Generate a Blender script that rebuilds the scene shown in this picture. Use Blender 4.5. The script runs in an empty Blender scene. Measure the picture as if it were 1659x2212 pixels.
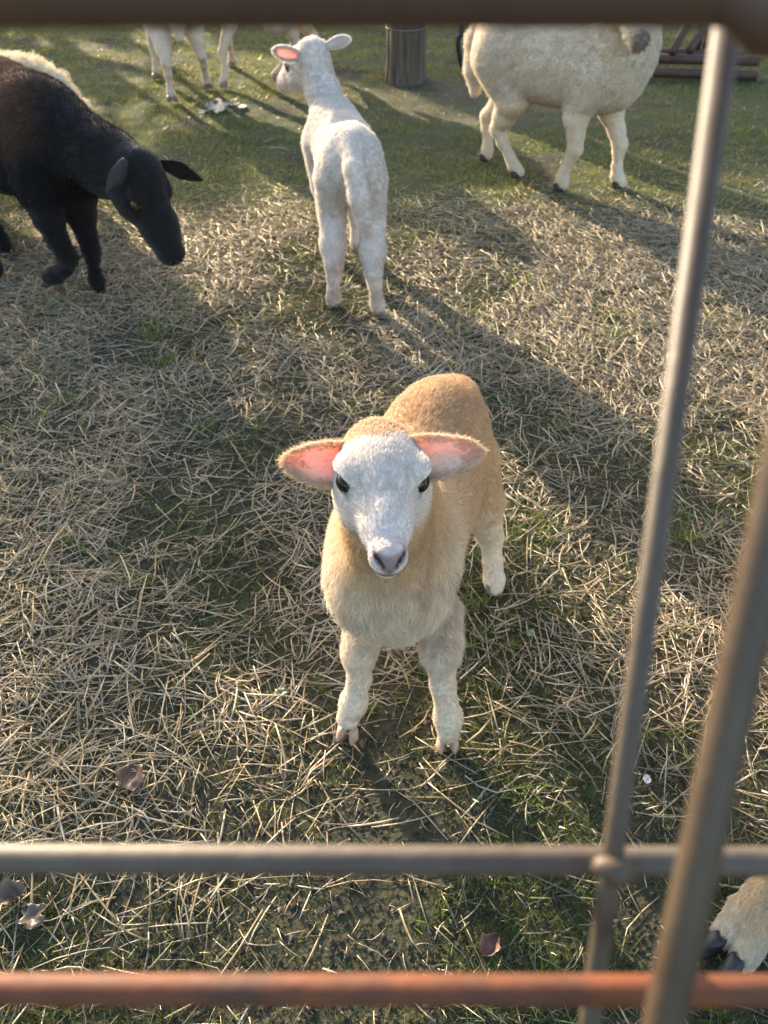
import bpy, math, random
import numpy as np
from mathutils import Vector, Matrix

# ------------------------------------------------------------------ scene, camera, light
scene = bpy.context.scene
COL = scene.collection
rng = np.random.default_rng(7)
random.seed(7)

CAM_H, PITCH, FPX = 1.08, math.radians(41), 1664.0      # focal length for a 1659 x 2212 frame
cam_d = bpy.data.cameras.new('camera')
cam = bpy.data.objects.new('camera', cam_d); COL.objects.link(cam)
cam.location = (0, 0, CAM_H)
cam.rotation_euler = (math.pi/2 - PITCH, 0, 0)
cam_d.sensor_fit = 'VERTICAL'; cam_d.sensor_height = 36.0
cam_d.lens = 36.0*FPX/2212.0
cam_d.clip_start = 0.01; cam_d.clip_end = 400
cam_d.dof.use_dof = True
cam_d.dof.focus_distance = 0.86
cam_d.dof.aperture_fstop = cam_d.lens/2.7
scene.camera = cam

SUN_EL, SUN_AZ = math.radians(17), math.radians(-31)     # azimuth from +Y towards +X
world = bpy.data.worlds.new('World'); scene.world = world; world.use_nodes = True
wn = world.node_tree
sky = wn.nodes.new('ShaderNodeTexSky'); sky.sky_type = 'NISHITA'; sky.sun_disc = False
sky.dust_density = 2.0; sky.ozone_density = .6
sky.sun_elevation = SUN_EL; sky.sun_rotation = SUN_AZ
bg = wn.nodes['Background']; bg.inputs['Strength'].default_value = 0.15
wn.links.new(sky.outputs['Color'], bg.inputs['Color'])
sun_d = bpy.data.lights.new('sun', 'SUN'); sun_d.energy = 4.3; sun_d.angle = math.radians(0.55)
sun_d.color = (1.0, 0.83, 0.62)
sun = bpy.data.objects.new('sun', sun_d); COL.objects.link(sun)
SDIR = Vector((math.sin(SUN_AZ)*math.cos(SUN_EL), math.cos(SUN_AZ)*math.cos(SUN_EL), math.sin(SUN_EL)))
sun.rotation_euler = SDIR.to_track_quat('Z', 'Y').to_euler()
sun.location = SDIR*30

vs = scene.view_settings
scene.display_settings.display_device = 'sRGB'
vs.view_transform = 'Standard'; vs.look = 'None'; vs.gamma = 1.0; vs.use_curve_mapping = False
vs.exposure = 1.82
scene.render.engine = 'CYCLES'
scene.cycles.max_bounces = 6
scene.cycles.diffuse_bounces = 3
scene.cycles.transmission_bounces = 4
scene.cycles.transparent_max_bounces = 6
scene.cycles.use_denoising = True
scene.cycles.denoising_prefilter = 'ACCURATE'
scene.cycles.sample_clamp_indirect = 6
try:
    scene.cycles_curves.shape = 'RIBBONS'
except Exception:
    pass

# ------------------------------------------------------------------ small helpers
V = lambda *a: np.array(a, float)
def nrm(v):
    v = np.asarray(v, float); return v/np.linalg.norm(v)
_F = V(0, math.cos(PITCH), -math.sin(PITCH)); _U = V(0, math.sin(PITCH), math.cos(PITCH))
def ray(x, y):
    return V((x-829.5)/FPX, 0, 0) + _U*(1106-y)/FPX + _F
def at(x, y, Y):                 # a point of the place seen in that direction, Y metres ahead
    d = ray(x, y); return V(0, 0, CAM_H) + d*(Y/d[1])
def gp(x, y, z=0.0):             # ... on the ground
    d = ray(x, y); return V(0, 0, CAM_H) + d*((z-CAM_H)/d[2])
def dep(x, y, t):                # ... t metres deep
    return V(0, 0, CAM_H) + ray(x, y)*t

def vnoise(x, y, seed=0):        # value noise in 0..1
    x = np.asarray(x, float); y = np.asarray(y, float)
    xi = np.floor(x).astype(np.int64); yi = np.floor(y).astype(np.int64)
    fx = x-xi; fy = y-yi
    fx = fx*fx*(3-2*fx); fy = fy*fy*(3-2*fy)
    def h(a, b):
        n = (a*374761393 + b*668265263 + seed*1442695041) & 0xffffffff
        n = ((n ^ (n >> 13))*1274126177) & 0xffffffff
        return ((n ^ (n >> 16)) & 0xffff)/65535.0
    return (h(xi, yi)*(1-fx)+h(xi+1, yi)*fx)*(1-fy) + (h(xi, yi+1)*(1-fx)+h(xi+1, yi+1)*fx)*fy
def fbm(x, y, seed=0, o=4):
    s = 0; a = .5
    for i in range(o):
        s = s + a*vnoise(x*2**i, y*2**i, seed+i*17); a *= .5
    return s/(1-.5**o)
def sst(a, b, x):
    t = np.clip((x-a)/(b-a), 0, 1); return t*t*(3-2*t)

def mesh_from(name, verts, faces, mat, smooth=True, cols=None):
    m = bpy.data.meshes.new(name)
    verts = np.asarray(verts, np.float32)
    if isinstance(faces, np.ndarray):
        n, k = faces.shape
        m.vertices.add(len(verts)); m.vertices.foreach_set('co', verts.ravel())
        m.loops.add(n*k); m.loops.foreach_set('vertex_index', faces.astype(np.int32).ravel())
        m.polygons.add(n); m.polygons.foreach_set('loop_start', np.arange(0, n*k, k, dtype=np.int32))
        m.update(calc_edges=True)
    else:
        m.from_pydata([tuple(v) for v in verts], [], [tuple(f) for f in faces]); m.update()
    if smooth:
        m.polygons.foreach_set('use_smooth', np.ones(len(m.polygons), bool))
    if cols is not None:
        a = m.attributes.new('col', 'FLOAT_COLOR', 'POINT')
        c = np.ones((len(verts), 4), np.float32); c[:, :3] = cols
        a.data.foreach_set('color', c.ravel())
    if mat: m.materials.append(mat)
    return m
def link(name, data, parent=None, loc=None):
    o = bpy.data.objects.new(name, data); COL.objects.link(o)
    if parent is not None:
        o.parent = parent
        o.location = -Vector(parent.location)      # part meshes are in world space
    return o
def centred(name, verts, faces, mat, smooth=True, cols=None, parent=None, origin=None):
    verts = np.asarray(verts, float)
    c = origin if origin is not None else V((verts[:, 0].min()+verts[:, 0].max())/2, (verts[:, 1].min()+verts[:, 1].max())/2, verts[:, 2].min())
    o = bpy.data.objects.new(name, mesh_from(name, verts-c, faces, mat, smooth, cols)); COL.objects.link(o)
    if parent is not None:
        o.parent = parent; c = c-np.array(parent.location)
    o.location = c
    return o
def tag(o, label=None, cat=None, group=None, kind=None):
    if label: o['label'] = label
    if cat: o['category'] = cat
    if group: o['group'] = group
    if kind: o['kind'] = kind
    return o
def thing(name, loc, label, cat, group=None):
    o = bpy.data.objects.new(name, None); COL.objects.link(o); o.location = loc
    o.empty_display_size = .05
    return tag(o, label, cat, group)

def tube(pts, radii, n=12, caps=True, squash=1.0):
    pts = [np.asarray(p, float) for p in pts]
    if np.isscalar(radii): radii = [radii]*len(pts)
    vs_, fs = [], []
    ref = V(0, 0, 1) if abs(nrm(pts[-1]-pts[0])[2]) < .9 else V(1, 0, 0)
    for i, p in enumerate(pts):
        t = nrm(pts[min(i+1, len(pts)-1)]-pts[max(i-1, 0)])
        a = nrm(np.cross(t, ref)); b = np.cross(a, t)
        for j in range(n):
            q = 2*math.pi*j/n
            vs_.append(p+radii[i]*(math.cos(q)*a+squash*math.sin(q)*b))
    for i in range(len(pts)-1):
        for j in range(n):
            fs.append((i*n+j, i*n+(j+1) % n, (i+1)*n+(j+1) % n, (i+1)*n+j))
    if caps:
        fs.append(tuple(range(n-1, -1, -1))); fs.append(tuple((len(pts)-1)*n+j for j in range(n)))
    return np.array(vs_), fs
def spline(P, m=8):
    P = [np.asarray(p, float) for p in P]; out = []
    Q = [2*P[0]-P[1]]+P+[2*P[-1]-P[-2]]
    for i in range(1, len(Q)-2):
        for k in range(m):
            t = k/m; a, b, c, d = Q[i-1:i+3]
            out.append(.5*((2*b)+(c-a)*t+(2*a-5*b+4*c-d)*t*t+(3*b-a-3*c+d)*t**3))
    out.append(P[-1]); return out

# ------------------------------------------------------------------ materials
def new_mat(name):
    m = bpy.data.materials.new(name); m.use_nodes = True
    nt = m.node_tree; nt.nodes.clear()
    out = nt.nodes.new('ShaderNodeOutputMaterial')
    return m, nt, out
def N(nt, typ, **kw):
    n = nt.nodes.new(typ)
    for k, v in kw.items():
        if hasattr(n, k): setattr(n, k, v)
        else: n.inputs[k.replace('_', ' ')].default_value = v
    return n
def principled(name, color=(.5, .5, .5), rough=.6, bump=0, bscale=50, var=0, vscale=20, color2=None, spec=.3, metal=0, sheen=0, attr=None, stretch=(1, 1, 1), coat=0):
    m, nt, out = new_mat(name)
    b = N(nt, 'ShaderNodeBsdfPrincipled'); nt.links.new(b.outputs[0], out.inputs[0])
    b.inputs['Roughness'].default_value = rough; b.inputs['Specular IOR Level'].default_value = spec
    b.inputs['Metallic'].default_value = metal; b.inputs['Sheen Weight'].default_value = sheen
    b.inputs['Coat Weight'].default_value = coat
    tc = N(nt, 'ShaderNodeTexCoord'); mp = N(nt, 'ShaderNodeMapping'); mp.inputs['Scale'].default_value = stretch
    nt.links.new(tc.outputs['Object'], mp.inputs['Vector'])
    src = None
    if attr:
        a = N(nt, 'ShaderNodeAttribute'); a.attribute_name = attr; src = a.outputs['Color']
    if color2 or var:
        nz = N(nt, 'ShaderNodeTexNoise'); nz.inputs['Scale'].default_value = vscale; nz.inputs['Detail'].default_value = 6; nz.inputs['Roughness'].default_value = .65
        nt.links.new(mp.outputs[0], nz.inputs['Vector'])
        if color2:
            cr = N(nt, 'ShaderNodeValToRGB'); cr.color_ramp.elements[0].position = .38; cr.color_ramp.elements[1].position = .64
            cr.color_ramp.elements[0].color = (*color, 1); cr.color_ramp.elements[1].color = (*color2, 1)
            nt.links.new(nz.outputs['Fac'], cr.inputs[0]); src = cr.outputs[0]
        else:
            hs = N(nt, 'ShaderNodeHueSaturation'); mr = N(nt, 'ShaderNodeMapRange')
            mr.inputs['From Min'].default_value = .3; mr.inputs['From Max'].default_value = .7
            mr.inputs['To Min'].default_value = 1-var; mr.inputs['To Max'].default_value = 1+var
            nt.links.new(nz.outputs['Fac'], mr.inputs['Value']); nt.links.new(mr.outputs[0], hs.inputs['Value'])
            if src: nt.links.new(src, hs.inputs['Color'])
            else: hs.inputs['Color'].default_value = (*color, 1)
            src = hs.outputs[0]
    if src: nt.links.new(src, b.inputs['Base Color'])
    else: b.inputs['Base Color'].default_value = (*color, 1)
    if bump:
        n2 = N(nt, 'ShaderNodeTexNoise'); n2.inputs['Scale'].default_value = bscale; n2.inputs['Detail'].default_value = 5
        nt.links.new(mp.outputs[0], n2.inputs['Vector'])
        bp = N(nt, 'ShaderNodeBump'); bp.inputs['Strength'].default_value = 1; bp.inputs['Distance'].default_value = bump
        nt.links.new(n2.outputs['Fac'], bp.inputs['Height']); nt.links.new(bp.outputs[0], b.inputs['Normal'])
    return m
def leafy(name, attr='col', color=(.3, .3, .1), trans=.35, gloss=.08, rough=.4, tint=(1, 1, 1), gcol=(1, .97, .92)):
    """thin stuff that lets light through: straw, blades, hair"""
    m, nt, out = new_mat(name)
    if attr:
        a = N(nt, 'ShaderNodeAttribute'); a.attribute_name = attr; c = a.outputs['Color']
    else:
        a = N(nt, 'ShaderNodeRGB'); a.outputs[0].default_value = (*color, 1); c = a.outputs[0]
    d = N(nt, 'ShaderNodeBsdfDiffuse'); t = N(nt, 'ShaderNodeBsdfTranslucent'); g = N(nt, 'ShaderNodeBsdfGlossy')
    g.inputs['Roughness'].default_value = rough; g.inputs['Color'].default_value = (*gcol, 1)
    nt.links.new(c, d.inputs['Color'])
    mx = N(nt, 'ShaderNodeMix'); mx.data_type = 'RGBA'; mx.blend_type = 'MULTIPLY'; mx.inputs[0].default_value = 1
    nt.links.new(c, mx.inputs[6]); mx.inputs[7].default_value = (*tint, 1); nt.links.new(mx.outputs[2], t.inputs['Color'])
    m1 = N(nt, 'ShaderNodeMixShader'); m1.inputs[0].default_value = trans
    nt.links.new(d.outputs[0], m1.inputs[1]); nt.links.new(t.outputs[0], m1.inputs[2])
    m2 = N(nt, 'ShaderNodeMixShader'); m2.inputs[0].default_value = gloss
    nt.links.new(m1.outputs[0], m2.inputs[1]); nt.links.new(g.outputs[0], m2.inputs[2])
    nt.links.new(m2.outputs[0], out.inputs[0])
    return m

M_skin = principled('fleece_skin', attr='col', rough=.9, spec=.1, var=.14, vscale=120, bump=.0015, bscale=220, sheen=.15)
M_hair = leafy('fleece_hair', attr='fcol', trans=.4, gloss=.05, rough=.45)
M_darkhair = leafy('dark_hair', attr='fcol', trans=.2, gloss=.015, rough=.4)
M_straw = leafy('straw', trans=.3, gloss=.11, rough=.34, gcol=(1, .92, .74), tint=(1.0, .85, .6))
M_grass = leafy('grass_blades', trans=.5, gloss=.05, rough=.35, tint=(1.15, 1.1, .5))
M_hoof_pale = principled('pale_hoof', (.52, .39, .28), .45, color2=(.36, .24, .17), vscale=60, stretch=(1, 1, .25))
M_hoof_dark = principled('dark_hoof', (.022, .022, .025), .45, color2=(.05, .048, .05), vscale=60)
M_hoof_grey = principled('grey_hoof', (.16, .13, .11), .5, color2=(.30, .24, .2), vscale=60)
M_eye_dark = principled('dark_brown_eye', (.016, .010, .007), .10, spec=.35)
M_eye_amber = principled('amber_eye', (.075, .045, .018), .15, spec=.4)
M_pupil = principled('pupil', (.004, .004, .004), .1, spec=.5)
def ear_material(name):
    m, nt, out = new_mat(name)
    b = N(nt, 'ShaderNodeBsdfPrincipled'); a = N(nt, 'ShaderNodeAttribute'); a.attribute_name = 'col'
    nt.links.new(a.outputs['Color'], b.inputs['Base Color'])
    b.inputs['Subsurface Weight'].default_value = .7; b.inputs['Subsurface Radius'].default_value = (1.0, .36, .24)
    b.inputs['Subsurface Scale'].default_value = .010; b.inputs['Roughness'].default_value = .7; b.inputs['Specular IOR Level'].default_value = .2
    nt.links.new(b.outputs[0], out.inputs[0]); return m
M_ear = ear_material('ear_skin')

# ------------------------------------------------------------------ implicit bodies -> one continuous mesh
def frame(fwd, up=(0, 0, 1)):
    f = nrm(fwd); s = nrm(np.cross(f, up)); u = np.cross(s, f)
    return np.stack([s, f, u])                       # rows: side(right), forward, up
class Body:
    def __init__(s): s.p = []
    def ell(s, c, r, fwd=(0, 1, 0), up=(0, 0, 1), k=.03, flow=None, sub=False):
        s.p.append(('e', np.asarray(c, float), np.asarray(r, float), frame(fwd, up), k, nrm(flow) if flow is not None else None, sub)); return s
    def cone(s, a, b, ra, rb, k=.02, flow=None, sub=False):
        a = np.asarray(a, float); b = np.asarray(b, float)
        s.p.append(('c', a, b, (ra, rb), k, nrm(flow) if flow is not None else nrm(b-a), sub)); return s
    def chain(s, pts, rad, k=.012, flow=None):
        for i in range(len(pts)-1): s.cone(pts[i], pts[i+1], rad[i], rad[i+1], k if i else k*2.2, flow)
        return s
    @staticmethod
    def d1(p, q):
        if p[0] == 'e':
            l = (q-p[1])@p[3].T; k0 = np.linalg.norm(l/p[2], axis=-1); k1 = np.linalg.norm(l/p[2]**2, axis=-1)
            return k0*(k0-1)/np.maximum(k1, 1e-9)
        a, b, (ra, rb) = p[1], p[2], p[3]
        ab = b-a; L2 = ab@ab; t = np.clip((q-a)@ab/L2, 0, 1)
        return np.linalg.norm(q-a-t[..., None]*ab, axis=-1)-(ra+(rb-ra)*t)
    @staticmethod
    def mix(d, e, k, sub):
        if sub:
            e = -e; h = np.clip(.5-.5*(e-d)/k, 0, 1)*0+np.clip(.5+.5*(e-d)/k, 0, 1)
            return d*(1-h)+e*h+k*h*(1-h)
        h = np.clip(.5+.5*(d-e)/k, 0, 1)
        return d*(1-h)+e*h-k*h*(1-h)
    def dist(s, q):
        d = np.full(q.shape[:-1], 10.0)
        for p in s.p: d = s.mix(d, s.d1(p, q), p[4], p[6])
        return d
    def flow(s, q):
        num = np.zeros(q.shape); w0 = 1e-9
        for p in s.p:
            if p[5] is None or p[6]: continue
            w = np.exp(-np.clip(s.d1(p, q), -.03, .3)/.012); num += w[:, None]*p[5]; w0 = w0+w
        return num/np.asarray(w0)[:, None]
    def bounds(s):
        lo = V(9, 9, 9)*9; hi = -lo
        for p in s.p:
            if p[6]: continue
            if p[0] == 'e': r = np.sqrt(((p[2][:, None]*p[3])**2).sum(0)); L, Hh = p[1]-r, p[1]+r
            else: L, Hh = np.minimum(p[1]-p[3][0], p[2]-p[3][1]), np.maximum(p[1]+p[3][0], p[2]+p[3][1])
            lo = np.minimum(lo, L); hi = np.maximum(hi, Hh)
        return lo-.03, hi+.03
    def mesh(s, h):
        lo, hi = s.bounds(); n = np.ceil((hi-lo)/h).astype(int)+1
        ax = [lo[i]+h*np.arange(n[i]) for i in range(3)]
        D = np.full(n, 10.0)
        for p in s.p:
            if p[0] == 'e': r = np.sqrt(((p[2][:, None]*p[3])**2).sum(0)); L, Hh = p[1]-r, p[1]+r
            else: L, Hh = np.minimum(p[1]-p[3][0], p[2]-p[3][1]), np.maximum(p[1]+p[3][0], p[2]+p[3][1])
            mg = p[4]+4*h
            i0 = np.clip(((L-mg-lo)/h).astype(int), 0, n-1); i1 = np.clip(((Hh+mg-lo)/h).astype(int)+2, 1, n)
            sl = tuple(slice(i0[i], i1[i]) for i in range(3))
            g = np.stack(np.meshgrid(*[ax[i][sl[i]] for i in range(3)], indexing='ij'), -1)
            D[sl] = s.mix(D[sl], s.d1(p, g), p[4], p[6])
        ins = D < 0
        # surface nets
        cs = ins[:-1, :-1, :-1].astype(np.int8)
        tot = np.zeros_like(cs)
        acc = np.zeros(cs.shape+(3,), np.float32); cnt = np.zeros(cs.shape, np.float32)
        for dx in (0, 1):
            for dy in (0, 1):
                for dz in (0, 1): tot = tot+ins[dx:n[0]-1+dx, dy:n[1]-1+dy, dz:n[2]-1+dz]
        act = (tot > 0) & (tot < 8); idx = np.argwhere(act)
        pos = np.zeros((len(idx), 3)); c = np.zeros(len(idx))
        for a in range(3):
            o1, o2 = [x for x in range(3) if x != a]
            for u in (0, 1):
                for v in (0, 1):
                    i = idx.copy(); i[:, o1] += u; i[:, o2] += v; j = i.copy(); j[:, a] += 1
                    da = D[tuple(i.T)]; db = D[tuple(j.T)]; cr = (da < 0) != (db < 0)
                    t = np.where(cr, da/np.where(cr, da-db, 1), 0)
                    q = (i-0.0); q[:, a] += t
                    pos += np.where(cr[:, None], q, 0); c += cr
        verts = lo+h*pos/c[:, None]
        vid = -np.ones(act.shape, np.int64); vid[tuple(idx.T)] = np.arange(len(idx))
        quads = []
        for a in range(3):
            o1, o2 = [(1, 2), (2, 0), (0, 1)][a]
            sl0 = [slice(None)]*3; sl1 = [slice(None)]*3; sl0[a] = slice(0, -1); sl1[a] = slice(1, None)
            A = ins[tuple(sl0)]; Bb = ins[tuple(sl1)]
            e = np.argwhere(A != Bb)
            e = e[(e[:, o1] > 0) & (e[:, o2] > 0)]
            fl = A[tuple(e.T)]
            def g(u, v):
                i = e.copy(); i[:, o1] -= u; i[:, o2] -= v; return vid[tuple(i.T)]
            q = np.stack([g(1, 1), g(0, 1), g(0, 0), g(1, 0)], 1)
            q[~fl] = q[~fl][:, ::-1]
            quads.append(q)
        quads = np.concatenate(quads)
        quads = quads[(quads >= 0).all(1)]
        for _ in range(2):
            d, gr = s.grad(verts); verts = verts-np.clip(d, -h, h)[:, None]*gr
        return verts, quads
    def grad(s, q, e=.0015):
        d = s.dist(q); g = np.stack([s.dist(q+V(e, 0, 0))-d, s.dist(q+V(0, e, 0))-d, s.dist(q+V(0, 0, e))-d], 1)
        return d, g/np.maximum(np.linalg.norm(g, axis=1), 1e-9)[:, None]

_sn = np.random.default_rng(3).normal(size=(24, 3)); _sp = np.random.default_rng(4).uniform(0, 6.28, 24)
def snoise(p, freq, seed=0):
    o = 0
    for i in range(6):
        j = (i+seed*5) % 24; o = o+np.sin(p@_sn[j]*freq*(.7+.15*i)+_sp[j])
    return o/2.5

def make_fur(name, parent, verts, quads, normals, flow, cols, n, length, lay=.7, rad=.00028, dens=None, mat=None, jitter=.25, curl=0.0, clump=.35, seed=1, lighten=.12):
    r = np.random.default_rng(seed)
    tri = np.concatenate([quads[:, [0, 1, 2]], quads[:, [0, 2, 3]]])
    a, b, c = verts[tri[:, 0]], verts[tri[:, 1]], verts[tri[:, 2]]
    ar = np.linalg.norm(np.cross(b-a, c-a), axis=1)
    if dens is not None: ar = ar*dens[tri].mean(1)
    cum = np.cumsum(ar); k = np.searchsorted(cum, r.uniform(0, cum[-1], n)); k = np.minimum(k, len(tri)-1)
    u = r.uniform(size=n); v = r.uniform(size=n); f = u+v > 1; u[f] = 1-u[f]; v[f] = 1-v[f]
    w = np.stack([1-u-v, u, v], 1); T = tri[k]
    I = lambda arr: (arr[T]*w.reshape(w.shape+(1,)*(arr.ndim-1))).sum(1)
    P, Nn, Fl, C, L = I(verts), I(normals), I(flow), I(cols), I(length)
    Nn /= np.linalg.norm(Nn, axis=1)[:, None]+1e-9
    Fl = Fl-(Fl*Nn).sum(1)[:, None]*Nn; Fl /= np.linalg.norm(Fl, axis=1)[:, None]+1e-6
    side = np.cross(Nn, Fl)
    cs = clump*np.clip(L/.016, .12, 1.9)
    cl = (.6*snoise(P, 90, 1)+.6*snoise(P, 48, 3))*cs; cl2 = snoise(P, 160, 2)*cs
    ja = r.normal(0, jitter, n)+cl*.8
    tdir = Fl*np.cos(ja)[:, None]+side*np.sin(ja)[:, None]
    L = L*r.uniform(.6, 1.15, n)*(1+.25*cl2)
    ly = np.clip(lay+.12*cl2+r.normal(0, .08, n), 0, .97)
    d1 = Nn*(1-ly*.55)[:, None]+tdir*(ly*.55)[:, None]; d1 /= np.linalg.norm(d1, axis=1)[:, None]
    d2 = Nn*(1-ly)[:, None]+tdir*ly[:, None]; d2 /= np.linalg.norm(d2, axis=1)[:, None]
    d3 = Nn*(1-ly)[:, None]*.7+tdir*(ly+.15)[:, None]; d3 /= np.linalg.norm(d3, axis=1)[:, None]
    p0 = P-Nn*.001; p1 = p0+d1*(L/3)[:, None]; p2 = p1+d2*(L/3)[:, None]; p3 = p2+d3*(L/3)[:, None]
    if curl:
        for q in (p1, p2, p3): q += r.normal(0, 1, (n, 3))*(curl*L)[:, None]
    pts = np.stack([p0, p1, p2, p3], 1).astype(np.float32)
    cv = bpy.data.hair_curves.new(name); cv.add_curves([4]*n)
    cv.attributes['position'].data.foreach_set('vector', pts.ravel())
    ra = cv.attributes.get('radius') or cv.attributes.new('radius', 'FLOAT', 'POINT')
    ra.data.foreach_set('value', (np.tile(np.array([1, .9, .65, .15]), n)*np.repeat(r.uniform(.7, 1.2, n), 4)*rad).astype(np.float32))
    ca = cv.attributes.new('fcol', 'FLOAT_COLOR', 'CURVE'); cc = np.ones((n, 4), np.float32)
    cc[:, :3] = np.clip(C*(1+r.normal(0, lighten, n)+.18*cl2)[:, None], 0, .92); ca.data.foreach_set('color', cc.ravel())
    cv.materials.append(mat or M_hair)
    o = link(name, cv, parent); o['kind'] = 'stuff'
    return o

def vert_normals(verts, quads):
    fn = np.cross(verts[quads[:, 2]]-verts[quads[:, 0]], verts[quads[:, 3]]-verts[quads[:, 1]])
    out = np.zeros_like(verts)
    for i in range(quads.shape[1]): np.add.at(out, quads[:, i], fn)
    return out/(np.linalg.norm(out, axis=1)[:, None]+1e-12)

# ------------------------------------------------------------------ ground shape
def pile(x, y):        # how much straw lies there, 0..1
    d = sst(.45, .95, y+.25*sst(.0, -.3, x))*(1-sst(2.55, 3.25, y+.5*(fbm(x*1.2+9, y*1.2, 5)-.5)))
    patch = sst(.38, .56, fbm(x*2.1+3.3, y*1.7+.7, 11, 3))
    d = d*(.24+.76*patch)
    bare = np.exp(-(((x-.02)/.22)**2+((y-.62)/.20)**2))       # trodden spot at the lamb's feet
    bare2 = np.exp(-(((x+.28)/.20)**2+((y-1.05)/.22)**2)) + np.exp(-(((x+.3)/.25)**2+((y-1.6)/.2)**2))*.7
    return np.clip(d*(1-.75*bare-.6*bare2)+.06, 0.04, 1)*(1-sst(3.0, 3.7, y)*.97)
def hgt(x, y):
    return (fbm(x*1.6, y*1.6, 2, 3)-.5)*.03+(fbm(x*11, y*11, 8, 3)-.5)*.014*sst(14, 7, y)
def mossy(x, y):
    return sst(.42, .60, fbm(x*4.2+7, y*4.2+1, 31, 4))

# ------------------------------------------------------------------ the ground sheet
def axis(fine0, fine1, step, far0, far1):
    a = np.arange(fine0, fine1+1e-6, step)
    l = fine0-np.geomspace(step*2, fine0-far0, 26)[::-1]; r_ = fine1+np.geomspace(step*2, far1-fine1, 26)
    return np.concatenate([l, a, r_])
gx = axis(-3.4, 3.4, .022, -90, 90); gy = axis(0.0, 7.6, .022, -60, 160)
GX, GY = np.meshgrid(gx, gy, indexing='ij')
gv = np.stack([GX, GY, hgt(GX, GY)], -1).reshape(-1, 3)
na, nb = len(gx), len(gy)
ii = (np.arange(na-1)[:, None]*nb+np.arange(nb-1)[None]).ravel()
gq = np.stack([ii, ii+nb, ii+nb+1, ii+1], 1)
X, Y = gv[:, 0], gv[:, 1]
soil = V(.034, .028, .021); soil2 = V(.066, .056, .044); green = V(.058, .072, .025); dust = V(.13, .108, .073)
t = fbm(X*9, Y*9, 77)[:, None]
gc = soil*(1-t)+soil2*t
gw = (sst(2.3, 3.3, Y+.8*(fbm(X*2, Y*2, 41)-.5))*.85*sst(.25, .5, fbm(X*3+1, Y*3, 14)))[:, None]
gc = gc*(1-gw)+green*gw
mw = ((.35+.45*mossy(X, Y))*(1-sst(2.5, 3, Y)))[:, None]; gc = gc*(1-mw)+green*.9*mw
pw = (pile(X, Y)*.30)[:, None]; gc = gc*(1-pw)+dust*pw
wear = np.exp(-(((X-.55)/.9)**2+((Y-4.7)/.5)**2))[:, None]*.6; gc = gc*(1-wear)+V(.14, .105, .075)*wear
M_ground = principled('trodden_soil', attr='col', rough=.95, spec=.15, var=.3, vscale=60, bump=.006, bscale=110)
ground = link('ground', mesh_from('ground', gv, gq, M_ground, True, gc)); tag(ground, kind='structure')
ground['label'] = 'trodden paddock ground with short grass, moss and bare soil'

# shallow puddle catching the sky
M_water = principled('puddle_water', (.22, .24, .27), .12, spec=.7, bump=.0015, bscale=60)
c1 = gp(463, 234); c2 = gp(522, 232)
px_ = np.arange(c1[0]-.22, c2[0]+.14, .006); py_ = np.arange(c1[1]-.26, c1[1]+.26, .006)
PX, PY = np.meshgrid(px_, py_, indexing='ij')
wet = np.maximum(1-np.hypot((PX-c1[0])/.11, (PY-c1[1])/.15), .75-np.hypot((PX-c2[0])/.075, (PY-c2[1])/.09)*.9)+2.1*(fbm(PX*26, PY*11, 61, 4)-.50) > .22
wet[[0, -1]] = False; wet[:, [0, -1]] = False
lev = hgt(c1[0], c1[1])
cell = np.argwhere(wet); vid = {}; pv, pf = [], []
zt = float(hgt(PX, PY)[wet].max())+.002
for i, j in cell:
    q = []
    for di, dj in ((0, 0), (1, 0), (1, 1), (0, 1)):
        if (i+di, j+dj) not in vid:
            vid[(i+di, j+dj)] = len(pv); pv.append((px_[0]+.006*(i+di)+.002*math.sin(i*7+j*3), py_[0]+.006*(j+dj)+.002*math.sin(j*5+i), float(hgt(px_[0]+.006*(i+di), py_[0]+.006*(j+dj)))*.15+lev*.85+.009))
        q.append(vid[(i+di, j+dj)])
    pf.append(tuple(q))
puddle = centred('puddle', pv, pf, M_water, False); tag(puddle, 'small broken puddle shining with sky light on the grass', kind='structure')

# ------------------------------------------------------------------ sheep
def head_prims(B, o, f, u, s=1.0, wool=0.0, muzz=1.0, mt=1.0):
    Fm = frame(f, u)
    L = lambda a, b, c: np.asarray(o)+s*(a*Fm[0]+b*Fm[1]+c*Fm[2])
    fl = -Fm[1]
    B.ell(L(0, -.03, -.008), V(.0455+wool, .062+wool, .045+wool)*s, Fm[1], Fm[2], .02*s, fl)
    B.cone(L(0, -.004, -.012), L(0, .055*muzz, -.016), .0385*s, .0285*s*mt, .02*s, fl)
    B.cone(L(0, .05*muzz, -.014), L(0, .094*muzz, -.020), .030*s*mt, .0205*s*mt, .014*s, fl)
    B.ell(L(0, .100*muzz, -.019), V(.0205*mt, .016*mt, .0185*mt)*s, Fm[1], Fm[2], .010*s, fl)
    B.cone(L(0, -.02, -.046), L(0, .094*muzz, -.0385), .028*s, .0135*s*mt, .012*s, fl)
    for e in (-1, 1):
        B.ell(L(.038*e, -.004, .012), V(.014, .020, .011)*s, Fm[1], Fm[2], .012*s, fl)
        B.ell(L(.027*e, -.014, -.035), V(.020, .043, .031)*s, Fm[1], Fm[2], .02*s, fl)
        B.ell(L(.0455*e, .007, .002), V(.0085, .0115, .009)*s, Fm[1], Fm[2], .006*s, None, True)
        B.ell(L(.012*e, .114*muzz, -.015), V(.0035, .006, .006)*s, Fm[1]+.6*e*Fm[0], Fm[2]+.5*e*Fm[0], .004*s, None, True)
    return L, Fm
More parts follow.
